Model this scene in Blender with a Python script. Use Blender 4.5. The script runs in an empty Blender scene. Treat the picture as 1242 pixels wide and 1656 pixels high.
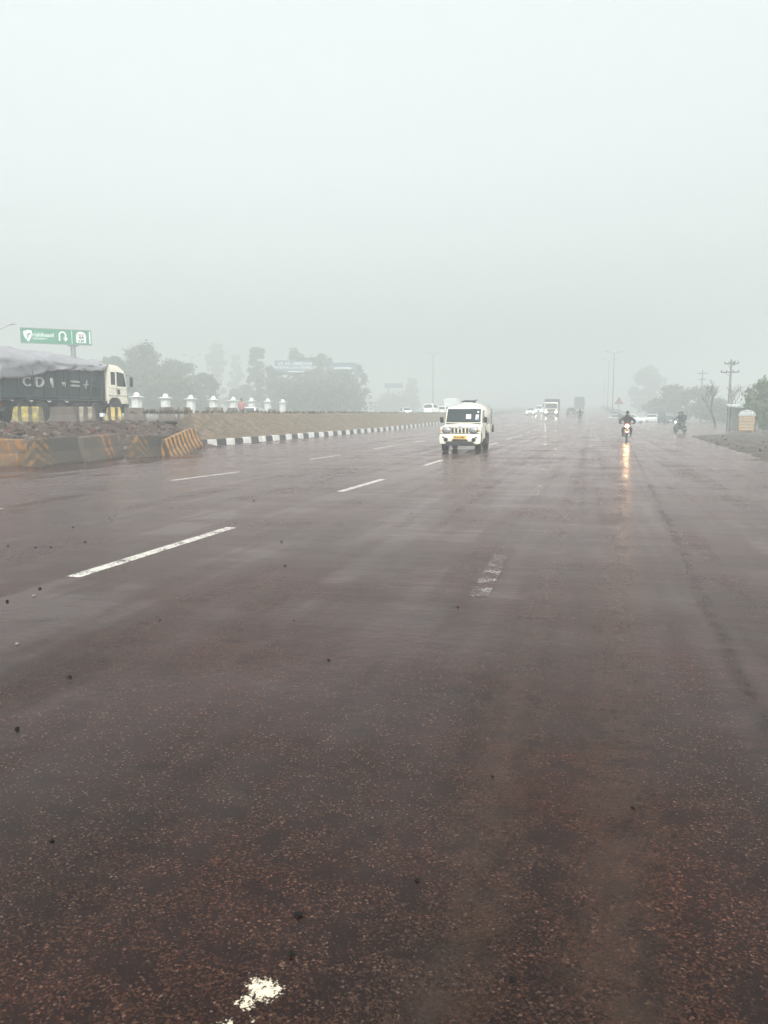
import bpy, bmesh, math, random
from mathutils import Vector, Matrix, noise, Euler
R = math.radians
PI = math.pi
S = bpy.context.scene
C = S.collection

# ------------------------------------------------------------------ camera, sky, sun, exposure
CAMH = 1.58
PITCH = math.atan(159/1244)
YAW = math.atan(331/1254)
cam = bpy.data.cameras.new('camera')
co = bpy.data.objects.new('camera', cam)
C.objects.link(co)
S.camera = co
cam.sensor_fit = 'VERTICAL'
cam.sensor_height = 32
cam.lens = 1244/1656*32
cam.clip_start = .05
cam.clip_end = 6000
co.location = (0, 0, CAMH)
co.rotation_euler = (PI/2-PITCH, 0, YAW)

W = bpy.data.worlds.new('World')
S.world = W
W.use_nodes = True
wn = W.node_tree
bg = wn.nodes['Background']
SUN_E, SUN_R = R(50), R(150)
sky = wn.nodes.new('ShaderNodeTexSky')
sky.sky_type = 'NISHITA'
sky.sun_disc = False
sky.sun_elevation = SUN_E
sky.sun_rotation = SUN_R
sky.dust_density = 5
hs = wn.nodes.new('ShaderNodeHueSaturation')
hs.inputs['Saturation'].default_value = .12
# overcast: the cloud deck is brighter overhead than towards the horizon
tc = wn.nodes.new('ShaderNodeTexCoord')
sx = wn.nodes.new('ShaderNodeSeparateXYZ')
mr = wn.nodes.new('ShaderNodeMapRange')
mr.inputs['From Min'].default_value = 0
mr.inputs['From Max'].default_value = 1
mr.inputs['To Min'].default_value = .70
mr.inputs['To Max'].default_value = 3.0
mm = wn.nodes.new('ShaderNodeMixRGB')
mm.blend_type = 'MULTIPLY'
mm.inputs[0].default_value = 1
tint = wn.nodes.new('ShaderNodeMixRGB')
tint.blend_type = 'MULTIPLY'
tint.inputs[0].default_value = 1
tint.inputs[2].default_value = (.965, 1.0, .975, 1)
wl = wn.links.new
wl(sky.outputs[0], hs.inputs['Color'])
wl(tc.outputs['Generated'], sx.inputs[0])
wl(sx.outputs['Z'], mr.inputs['Value'])
wl(hs.outputs[0], mm.inputs[1])
wl(mr.outputs[0], mm.inputs[2])
wl(mm.outputs[0], tint.inputs[1])
wl(tint.outputs[0], bg.inputs[0])
bg.inputs[1].default_value = .15
sl = bpy.data.lights.new('sun', 'SUN')
so = bpy.data.objects.new('sun', sl)
C.objects.link(so)
sl.energy = .5
sl.angle = R(25)
sl.color = (1, .97, .93)
so.rotation_euler = (PI/2-SUN_E, 0, PI-SUN_R)
S.view_settings.view_transform = 'Standard'
S.view_settings.look = 'None'
S.view_settings.exposure = .46
S.view_settings.gamma = 1
S.cycles.volume_bounces = 4
S.cycles.max_bounces = 10
S.cycles.use_denoising = True
S.cycles.sample_clamp_indirect = 5

# ------------------------------------------------------------------ geometry of the view
FH = Vector((-math.sin(YAW), math.cos(YAW), 0))
RH = Vector((math.cos(YAW), math.sin(YAW), 0))
ZH = Vector((0, 0, 1))
FP = FH*math.cos(PITCH)-ZH*math.sin(PITCH)
UP = FH*math.sin(PITCH)+ZH*math.cos(PITCH)
EYE = Vector((0, 0, CAMH))


def ray(px, py):
    return FP+RH*((px-621)/1244)+UP*((828-py)/1244)


def G(px, py, z=0.0):                       # where the sight line meets the level z
    r = ray(px, py)
    return EYE+r*((z-CAMH)/r.z)


def P(px, py, d):                           # the point at forward distance d
    r = ray(px, py)
    return EYE+r*(d/r.dot(FH))


def XY(px, d, z):
    p = P(px, 669, d)
    return Vector((p.x, p.y, z))


def zr(Y):                                  # the carriageway climbs gently to a flyover far ahead
    if Y < 50:
        return 0
    if Y < 105:
        return .016*(Y-50)**2/110
    return .44+.016*(Y-105)


ZS = 1.15                                   # level of the service road on the left


# ------------------------------------------------------------------ materials
def nodes(name):
    m = bpy.data.materials.new(name)
    m.use_nodes = True
    t = m.node_tree
    return m, t, t.nodes['Principled BSDF']


def N(t, kind, **kw):
    n = t.nodes.new('ShaderNode'+kind)
    for k, v in kw.items():
        if k in n.inputs:
            n.inputs[k].default_value = v
        else:
            setattr(n, k, v)
    return n


def ramp(t, stops, interp='LINEAR'):
    n = t.nodes.new('ShaderNodeValToRGB')
    n.color_ramp.interpolation = interp
    e = n.color_ramp.elements
    while len(e) > 1:
        e.remove(e[0])
    e[0].position = stops[0][0]
    e[0].color = stops[0][1]
    for p, c in stops[1:]:
        x = e.new(p)
        x.color = c
    return n


def mix(t, fac, a, b, mode='MIX'):
    n = t.nodes.new('ShaderNodeMixRGB')
    n.blend_type = mode
    for i, v in enumerate((fac, a, b)):
        if hasattr(v, 'is_linked'):
            t.links.new(v, n.inputs[i])
        elif isinstance(v, (int, float)):
            n.inputs[i].default_value = v if i == 0 else (v, v, v, 1)
        else:
            n.inputs[i].default_value = tuple(v)+(1,) if len(v) == 3 else v
    return n.outputs[0]


def math_(t, op, a, b=None, clamp=False):
    n = t.nodes.new('ShaderNodeMath')
    n.operation = op
    n.use_clamp = clamp
    for i, v in enumerate((a, b)):
        if v is None:
            continue
        if hasattr(v, 'is_linked'):
            t.links.new(v, n.inputs[i])
        else:
            n.inputs[i].default_value = v
    return n.outputs[0]


def pos(t, scale=(1, 1, 1), obj=False):
    if obj:
        s = t.nodes.new('ShaderNodeTexCoord').outputs['Object']
    else:
        s = t.nodes.new('ShaderNodeNewGeometry').outputs['Position']
    m = t.nodes.new('ShaderNodeMapping')
    m.inputs['Scale'].default_value = scale
    t.links.new(s, m.inputs['Vector'])
    return m.outputs[0]


def noi(t, vec, scale, detail=4, rough=.6, out=0):
    n = N(t, 'TexNoise', Scale=scale, Detail=detail, Roughness=rough)
    t.links.new(vec, n.inputs['Vector'])
    return n.outputs[out]


def mk(name, col, rough=.5, metal=0.0, var=.25, scale=6.0, dirt=None, dirt_amt=.5, bump=0, obj=True, spec=.5, coat=0):
    m, t, p = nodes(name)
    v = pos(t, obj=obj)
    f = noi(t, v, scale, 5)
    a = tuple(c*(1-var) for c in col)
    b = tuple(min(1, c*(1+var)) for c in col)
    c = mix(t, f, a, b)
    if dirt:
        g = noi(t, v, scale*.45, 6, .7)
        r = ramp(t, [(.5-.3*dirt_amt, (0, 0, 0, 1)), (.5+.25*(1-dirt_amt)+.08, (1, 1, 1, 1))])
        t.links.new(g, r.inputs[0])
        c = mix(t, math_(t, 'MULTIPLY', r.outputs[0], dirt_amt), c, dirt)
    t.links.new(c, p.inputs['Base Color'])
    rr = math_(t, 'ADD', rough*.8, math_(t, 'MULTIPLY', noi(t, v, scale*1.7), rough*.4), True)
    t.links.new(rr, p.inputs['Roughness'])
    p.inputs['Metallic'].default_value = metal
    p.inputs['Specular IOR Level'].default_value = spec
    p.inputs['Coat Weight'].default_value = coat
    if bump:
        bn = N(t, 'Bump', Strength=.6, Distance=bump)
        t.links.new(noi(t, v, scale*3, 6), bn.inputs['Height'])
        t.links.new(bn.outputs[0], p.inputs['Normal'])
    return m


def glow(name, col, strength):
    m, t, p = nodes(name)
    p.inputs['Base Color'].default_value = (.8, .8, .8, 1)
    p.inputs['Emission Color'].default_value = col+(1,)
    p.inputs['Emission Strength'].default_value = strength
    return m


def asphalt_nodes(t, p, gritty=1.0):
    """wet worn asphalt: stone chips in dark binder, reddish mud film, a patchy film of water"""
    v = pos(t)
    vo = N(t, 'TexVoronoi', Scale=138.0)
    t.links.new(v, vo.inputs['Vector'])
    sep = t.nodes.new('ShaderNodeSeparateColor')
    t.links.new(vo.outputs['Color'], sep.inputs[0])
    chips = ramp(t, [(0, (.003, .0010, .0006, 1)), (.30, (.011, .0042, .0022, 1)), (.60, (.023, .0098, .0055, 1)),
                     (.87, (.036, .0180, .0105, 1)), (.97, (.055, .031, .020, 1)), (1, (.11, .072, .05, 1))])
    t.links.new(sep.outputs[0], chips.inputs[0])
    edge = ramp(t, [(.2, (1, 1, 1, 1)), (.75, (.35, .35, .35, 1))])
    t.links.new(vo.outputs['Distance'], edge.inputs[0])
    c = mix(t, .55, chips.outputs[0], edge.outputs[0], 'MULTIPLY')
    big = noi(t, v, .55, 4, .6)
    br = ramp(t, [(.4, (0, 0, 0, 1)), (.62, (1, 1, 1, 1))])
    t.links.new(big, br.inputs[0])
    red = mix(t, .8, c, (1.25, .78, .62), 'MULTIPLY')
    grey = mix(t, .8, c, (.80, .86, .92), 'MULTIPLY')
    c = mix(t, br.outputs[0], grey, red)
    # dark oil and bitumen blotches
    bl = noi(t, v, 7.0, 3, .5)
    blr = ramp(t, [(.36, (.35, .35, .35, 1)), (.5, (1, 1, 1, 1))])
    t.links.new(bl, blr.inputs[0])
    c = mix(t, .8, c, blr.outputs[0], 'MULTIPLY')
    # water film: long along the carriageway, broken across it
    w1 = noi(t, pos(t, (.9, .16, 1)), 1.0, 5, .62)
    w2 = noi(t, pos(t, (.35, .7, 1)), 1.0, 5, .6)
    w3 = noi(t, pos(t, (1.7, .014, 1)), 1.0, 3, .6)
    w = math_(t, 'ADD', math_(t, 'MULTIPLY', w1, .40), math_(t, 'MULTIPLY', w2, .32))
    w = math_(t, 'ADD', w, math_(t, 'MULTIPLY', w3, .28))
    wr = ramp(t, [(.40, (0, 0, 0, 1)), (.56, (1, 1, 1, 1))])
    t.links.new(w, wr.inputs[0])
    film = wr.outputs[0]
    # a seam and rubbed wheel tracks running slightly askew along the road
    sp = t.nodes.new('ShaderNodeSeparateXYZ')
    t.links.new(v, sp.inputs[0])
    wob = math_(t, 'MULTIPLY', math_(t, 'SUBTRACT', noi(t, v, 2.2, 4, .7), .5), .16)

    def track(p, q, half):
        k = (q.x-p.x)/(q.y-p.y)
        d = math_(t, 'SUBTRACT', sp.outputs['X'], math_(t, 'ADD', p.x-k*p.y, math_(t, 'MULTIPLY', sp.outputs['Y'], k)))
        d = math_(t, 'ABSOLUTE', math_(t, 'ADD', d, wob))
        return math_(t, 'SUBTRACT', 1, math_(t, 'DIVIDE', d, half), True)
    seam = track(G(1240, 1180), G(1058, 800), .09)
    t1 = track(G(760, 1450), G(893, 930), .20)
    t2 = track(G(1000, 1300), G(1003, 900), .22)
    brk = ramp(t, [(.38, (0, 0, 0, 1)), (.58, (1, 1, 1, 1))])
    t.links.new(noi(t, v, 3.0, 5, .75), brk.inputs[0])
    dark = math_(t, 'MULTIPLY', math_(t, 'MULTIPLY', seam, brk.outputs[0]), .75)
    c = mix(t, dark, c, (.006, .004, .003))
    rub = math_(t, 'MULTIPLY', math_(t, 'ADD', t1, t2, True), brk.outputs[0])
    c = mix(t, math_(t, 'MULTIPLY', rub, .35), c, (.055, .038, .03))
    film = math_(t, 'SUBTRACT', film, math_(t, 'ADD', math_(t, 'MULTIPLY', rub, .55), dark), True)
    rough = mix(t, film, (.33, .33, .33), (.12, .12, .12))
    # bump: chips stand out where the film is thin, soft ripples everywhere
    hb = math_(t, 'SUBTRACT', 1, vo.outputs['Distance'])
    hb = math_(t, 'MULTIPLY', hb, math_(t, 'SUBTRACT', 1.15, film))
    n2 = noi(t, v, 14, 3, .6)
    hgt = math_(t, 'ADD', math_(t, 'MULTIPLY', hb, .0042*gritty), math_(t, 'MULTIPLY', n2, .006))
    hgt = math_(t, 'ADD', hgt, math_(t, 'MULTIPLY', noi(t, pos(t, (.6, 1.6, 1)), 1.3, 3, .5), .018))
    bn = N(t, 'Bump', Strength=.45, Distance=1.0)
    t.links.new(hgt, bn.inputs['Height'])
    return c, rough, bn.outputs[0], film


def asphalt(name, paint=None, wear=.5, fine=30):
    m, t, p = nodes(name)
    c, r, b, film = asphalt_nodes(t, p)
    if paint:
        v = pos(t)
        g = math_(t, 'ADD', math_(t, 'MULTIPLY', noi(t, v, fine, 4, .75), .6), math_(t, 'MULTIPLY', noi(t, v, 4.5, 4, .7), .4))
        if name == 'road_paint_scrap':
            for q, (px, py, rad) in enumerate(((426, 1603, .066), (365, 1656, .03), (409, 1648, .022), (400, 1622, .045))):
                ds = N(t, 'VectorMath', operation='DISTANCE')
                t.links.new(v, ds.inputs[0])
                ds.inputs[1].default_value = G(px, py, .0016)
                e_ = math_(t, 'MULTIPLY', math_(t, 'POWER', math_(t, 'DIVIDE', ds.outputs['Value'], rad), 2.0), .17)
                best = e_ if q == 0 else math_(t, 'MINIMUM', best, e_)
            g = math_(t, 'SUBTRACT', g, best)
        k = ramp(t, [(wear-.03, (0, 0, 0, 1)), (wear+.03, (1, 1, 1, 1))])
        t.links.new(g, k.inputs[0])
        c = mix(t, k.outputs[0], c, paint)
        r = mix(t, k.outputs[0], r, (.30, .30, .30))
    out = [n for n in t.nodes if n.type == 'OUTPUT_MATERIAL'][0]
    t.nodes.remove(p)
    df = t.nodes.new('ShaderNodeBsdfDiffuse')
    gl = t.nodes.new('ShaderNodeBsdfAnisotropic')
    gl.inputs['Color'].default_value = (1, .868, .862, 1)   # brownish water
    fr = N(t, 'Fresnel', IOR=1.33)
    mx = t.nodes.new('ShaderNodeMixShader')
    t.links.new(c, df.inputs['Color'])
    t.links.new(r, gl.inputs['Roughness'])
    for n in (df, gl, fr):
        t.links.new(b, n.inputs['Normal'])
    f = math_(t, 'MULTIPLY', fr.outputs[0], math_(t, 'ADD', math_(t, 'MULTIPLY', film, .50), .44))
    t.links.new(f, mx.inputs[0])
    t.links.new(df.outputs[0], mx.inputs[1])
    t.links.new(gl.outputs[0], mx.inputs[2])
    t.links.new(mx.outputs[0], out.inputs['Surface'])
    return m


def soil(name, a, b, chip, rough=.75, sc=9.0, wet=0.0, bump=.04):
    m, t, p = nodes(name)
    v = pos(t)
    fr_ = ramp(t, [(.36, (0, 0, 0, 1)), (.64, (1, 1, 1, 1))])
    t.links.new(noi(t, v, sc*.35, 7, .75), fr_.inputs[0])
    f = fr_.outputs[0]
    c = mix(t, f, a, b)
    vo = N(t, 'TexVoronoi', Scale=sc*1.6)
    t.links.new(v, vo.inputs['Vector'])
    sep = t.nodes.new('ShaderNodeSeparateColor')
    t.links.new(vo.outputs['Color'], sep.inputs[0])
    k = ramp(t, [(.80, (0, 0, 0, 1)), (.97, (1, 1, 1, 1))])
    t.links.new(sep.outputs[0], k.inputs[0])
    c = mix(t, math_(t, 'MULTIPLY', k.outputs[0], .8), c, chip)
    d = ramp(t, [(0, (.45, .45, .45, 1)), (.35, (1, 1, 1, 1))])
    t.links.new(sep.outputs[1], d.inputs[0])
    c = mix(t, .7, c, d.outputs[0], 'MULTIPLY')
    t.links.new(c, p.inputs['Base Color'])
    if wet:
        q = ramp(t, [(.56, (rough, rough, rough, 1)), (.64, (.15, .15, .15, 1))])
        t.links.new(noi(t, pos(t, (.25, .9, 1)), 1.1, 5, .65), q.inputs[0])
        t.links.new(q.outputs[0], p.inputs['Roughness'])
    else:
        p.inputs['Roughness'].default_value = rough
    bn = N(t, 'Bump', Strength=.8, Distance=bump)
    h = math_(t, 'ADD', noi(t, v, sc, 6, .7), math_(t, 'MULTIPLY', vo.outputs['Distance'], .5))
    t.links.new(h, bn.inputs['Height'])
    t.links.new(bn.outputs[0], p.inputs['Normal'])
    return m


def foliage(name, dark, light):
    m, t, p = nodes(name)
    g = t.nodes.new('ShaderNodeNewGeometry')
    f = g.outputs['Random Per Island']
    t.links.new(mix(t, f, dark, light), p.inputs['Base Color'])
    p.inputs['Roughness'].default_value = .6
    p.inputs['Specular IOR Level'].default_value = .3
    return m


def striped(name, a, b, period=.36, duty=.5, slant=0.0, mud=(.05, .035, .026), wear=.5, axis='X', keep=(-9, 9), wearcol=None):
    """painted bands on old concrete; paint flakes off to the concrete below"""
    m, t, p = nodes(name)
    tc = t.nodes.new('ShaderNodeTexCoord')
    s = t.nodes.new('ShaderNodeSeparateXYZ')
    t.links.new(tc.outputs['Object'], s.inputs[0])
    u = math_(t, 'ADD', s.outputs['X'], math_(t, 'MULTIPLY', s.outputs['Z'], slant))
    ends = math_(t, 'MULTIPLY', s.outputs['Y'], 1.1)
    u = math_(t, 'ADD', u, ends)
    u = math_(t, 'ADD', u, math_(t, 'MULTIPLY', noi(t, tc.outputs['Object'], 3.0, 4, .7), .16))
    fr = math_(t, 'FRACT', math_(t, 'DIVIDE', u, period))
    st = math_(t, 'GREATER_THAN', fr, duty)
    inside = math_(t, 'MULTIPLY', math_(t, 'GREATER_THAN', s.outputs['X'], keep[0]), math_(t, 'LESS_THAN', s.outputs['X'], keep[1]))
    col = mix(t, st, a, b)
    conc = wearcol or (.10, .085, .072)
    v = tc.outputs['Object']
    cf = mix(t, noi(t, v, 7, 6, .7), tuple(c*.55 for c in conc), tuple(c*1.25 for c in conc))
    g = noi(t, v, 5.5, 8, .78)
    k = ramp(t, [(wear-.01, (0, 0, 0, 1)), (wear+.08, (1, 1, 1, 1))])
    t.links.new(g, k.inputs[0])
    c = mix(t, math_(t, 'MULTIPLY', k.outputs[0], inside), cf, col)
    # mud splashes thicker low down
    md = math_(t, 'ADD', noi(t, v, 3.5, 7, .75), math_(t, 'MULTIPLY', s.outputs['Z'], -.20))
    mk_ = ramp(t, [(.36, (0, 0, 0, 1)), (.56, (1, 1, 1, 1))])
    t.links.new(md, mk_.inputs[0])
    c = mix(t, math_(t, 'MULTIPLY', mk_.outputs[0], .75), c, mud)
    t.links.new(c, p.inputs['Base Color'])
    p.inputs['Roughness'].default_value = .7
    bn = N(t, 'Bump', Strength=.7, Distance=.012)
    t.links.new(noi(t, v, 22, 6, .7), bn.inputs['Height'])
    t.links.new(bn.outputs[0], p.inputs['Normal'])
    return m


M = {}
M['asphalt'] = asphalt('wet_asphalt')
M['paint_line'] = asphalt('white_road_paint', (.46, .445, .40), .465, 40)
M['paint_worn'] = asphalt('worn_road_paint', (.34, .32, .29), .565, 60)
M['paint_scrap'] = asphalt('road_paint_scrap', (.50, .44, .34), .455, 75)
M['ground'] = soil('bare_earth', (.08, .06, .05), (.13, .10, .08), (.2, .18, .15), sc=4)
M['verge'] = soil('muddy_verge', (.020, .013, .010), (.065, .044, .032), (.15, .12, .10), rough=.8, sc=5, wet=1, bump=.06)
M['rubble'] = soil('red_rubble_earth', (.016, .0075, .005), (.062, .028, .016), (.15, .10, .07), rough=.85, sc=8, bump=.09)
M['bank'] = soil('dry_earth_bank', (.05, .034, .021), (.25, .175, .11), (.05, .042, .02), rough=.9, sc=7, bump=.25)
M['service'] = soil('muddy_service_road', (.03, .022, .018), (.07, .052, .042), (.11, .09, .075), rough=.6, sc=4)
M['kerb_white'] = mk('kerb_white_paint', (.62, .61, .58), .6, var=.2, scale=5, dirt=(.16, .13, .11), dirt_amt=.5)
M['kerb_black'] = mk('kerb_black_paint', (.022, .022, .026), .55, var=.3, scale=5, dirt=(.10, .085, .07), dirt_amt=.35)
M['concrete'] = mk('grey_concrete', (.26, .25, .24), .8, var=.25, scale=3, dirt=(.12, .10, .09), dirt_amt=.5, bump=.01)
M['steel'] = mk('galvanised_steel', (.22, .23, .24), .5, .6, .15)
M['dark_steel'] = mk('dark_steel', (.03, .032, .036), .5, .3, .3)
M['rubber'] = mk('tyre_rubber', (.013, .013, .015), .6, 0, .3, 12, dirt=(.05, .04, .035), dirt_amt=.35)
M['rim'] = mk('wheel_rim_metal', (.20, .20, .21), .4, .7, .2, 12, dirt=(.06, .05, .04), dirt_amt=.5)
M['black'] = mk('black_plastic', (.012, .012, .014), .45)
M['glass'] = mk('vehicle_glass', (.006, .010, .012), .06, 0, .2, 3, spec=.7)
M['screen'] = mk('windscreen_glass', (.010, .017, .020), .14, 0, .5, 3.2, spec=.22)
M['chrome'] = mk('chrome', (.55, .55, .56), .15, .9, .1)
M['lens'] = mk('lamp_lens', (.27, .275, .28), .10, .3, .4, 22)
M['cream'] = mk('cream_vehicle_paint', (.75, .71, .60), .32, 0, .05, 4, dirt=(.36, .30, .22), dirt_amt=.3, coat=.4)
M['white'] = mk('white_vehicle_paint', (.78, .79, .79), .3, 0, .05, 3, dirt=(.42, .38, .33), dirt_amt=.22, coat=.3)
M['tank'] = mk('tank_paint', (.50, .47, .40), .4, 0, .12, 4, dirt=(.24, .21, .17), dirt_amt=.4)
M['plate_y'] = mk('yellow_number_plate', (.72, .42, .04), .45, 0, .05)
M['white_sheet'] = mk('white_paper', (.75, .77, .76), .6, 0, .04)
M['blue_sheet'] = mk('blue_print', (.08, .22, .36), .6)
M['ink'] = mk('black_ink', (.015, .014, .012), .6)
M['red'] = mk('red_plastic', (.30, .02, .02), .3, coat=.4)
M['green_paint'] = mk('green_tank_paint', (.04, .14, .05), .3)
M['tail'] = mk('red_tail_lamp', (.35, .02, .02), .2)
M['jacket'] = mk('black_jacket_cloth', (.012, .012, .014), .8, 0, .4, 14, bump=.01)
M['trousers'] = mk('dark_brown_trousers', (.045, .028, .024), .85, 0, .3, 14, bump=.01)
M['skin'] = mk('brown_skin', (.22, .12, .075), .5, 0, .1)
M['hair'] = mk('black_hair', (.009, .008, .008), .6)
M['pink'] = mk('dusty_pink_cloth', (.34, .15, .14), .85, 0, .2, 12)
M['shoe'] = mk('dark_shoes', (.012, .011, .011), .6)
M['bluegrey'] = mk('blue_grey_cloth', (.045, .06, .065), .85, 0, .3, 12)
M['truckgrey'] = mk('dark_blue_grey_steel', (.012, .026, .034), .55, .1, .3, 3, dirt=(.05, .045, .04), dirt_amt=.35)
M['stencil'] = mk('faded_white_stencil', (.40, .40, .39), .7, 0, .35, 9, dirt=(.03, .04, .045), dirt_amt=.6)
M['bark'] = mk('tree_bark', (.06, .045, .035), .9, 0, .3, 9, bump=.02)
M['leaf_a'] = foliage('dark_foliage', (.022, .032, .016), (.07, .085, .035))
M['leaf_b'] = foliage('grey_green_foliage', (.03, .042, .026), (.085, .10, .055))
M['leaf_c'] = foliage('near_tree_foliage', (.03, .055, .02), (.10, .14, .05))
M['scrub'] = foliage('dry_scrub', (.035, .032, .02), (.10, .085, .05))
M['pebble'] = mk('dark_stone', (.006, .0055, .0055), .9, 0, .4, 30, spec=.12)
M['pebble_w'] = mk('pale_stone', (.20, .19, .175), .7, 0, .2, 30)
M['sign_green'] = mk('highway_sign_green', (.0, .16, .085), .45, 0, .06, 2)
M['sign_white'] = mk('sign_white', (.70, .73, .72), .5, 0, .04)
M['sign_yellow'] = mk('sign_amber', (.55, .33, .08), .5, 0, .06)
M['sign_red'] = mk('sign_red', (.24, .05, .045), .5, 0, .06)
M['sign_orange'] = mk('sign_orange', (.75, .26, .05), .5, 0, .08)
M['sign_blue'] = mk('board_blue', (.05, .095, .13), .5, 0, .15, 2)
M['board_ink'] = mk('faded_brown_board_ink', (.20, .10, .05), .6)
M['board_cream'] = mk('weathered_cream_board', (.46, .36, .22), .6, 0, .15, 3)
M['board_edge'] = mk('weathered_orange_board_edge', (.36, .17, .06), .6, 0, .15, 3)
M['plaster'] = mk('white_plaster', (.60, .60, .585), .8, 0, .06, 3, dirt=(.5, .48, .44), dirt_amt=.25)
M['shed'] = mk('grey_shed_sheet', (.40, .42, .42), .7, .2, .25, 3)
M['pole_concrete'] = mk('pole_concrete', (.17, .165, .16), .85, 0, .2, 4)
M['lit_bike'] = glow('lit_motorcycle_headlamp', (1, .66, .30), 120)
M['lit_far'] = glow('lit_headlamp', (1, .92, .74), 55)
M['lit_dim'] = glow('dim_headlamp', (.9, 1, .85), 6)


def tarp_mat():
    m, t, p = nodes('grey_tarpaulin')
    v = pos(t, obj=True)
    f = noi(t, pos(t, (1, .4, .8), True), 1.3, 6, .65)
    c = mix(t, f, (.135, .13, .145), (.27, .265, .28))
    t.links.new(c, p.inputs['Base Color'])
    p.inputs['Roughness'].default_value = .55
    bn = N(t, 'Bump', Strength=.7, Distance=.06)
    t.links.new(noi(t, pos(t, (2.2, .9, 1.2), True), 2.4, 5, .6), bn.inputs['Height'])
    t.links.new(bn.outputs[0], p.inputs['Normal'])
    return m


M['tarp'] = tarp_mat()


# ------------------------------------------------------------------ builders
def tag(o, label=None, cat=None, group=None, kind=None):
    if label:
        o['label'] = label
    if cat:
        o['category'] = cat
    if group:
        o['group'] = group
    if kind:
        o['kind'] = kind
    return o


def thing(name, label, cat, loc=(0, 0, 0), rz=0.0, group=None, rot=None):
    o = bpy.data.objects.new(name, None)
    C.objects.link(o)
    o.location = loc
    o.rotation_euler = rot or (0, 0, rz)
    o.empty_display_size = .2
    return tag(o, label, cat, group)


def dup(root, loc, rz, label, group=None):
    r = root.copy()
    C.objects.link(r)
    r.location = loc
    r.rotation_euler = (0, 0, rz)
    tag(r, label, None, group)
    for ch in list(root.children):
        c = ch.copy()
        C.objects.link(c)
        c.parent = r
        for g in ch.children:
            d = g.copy()
            C.objects.link(d)
            d.parent = c
    return r


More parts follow.
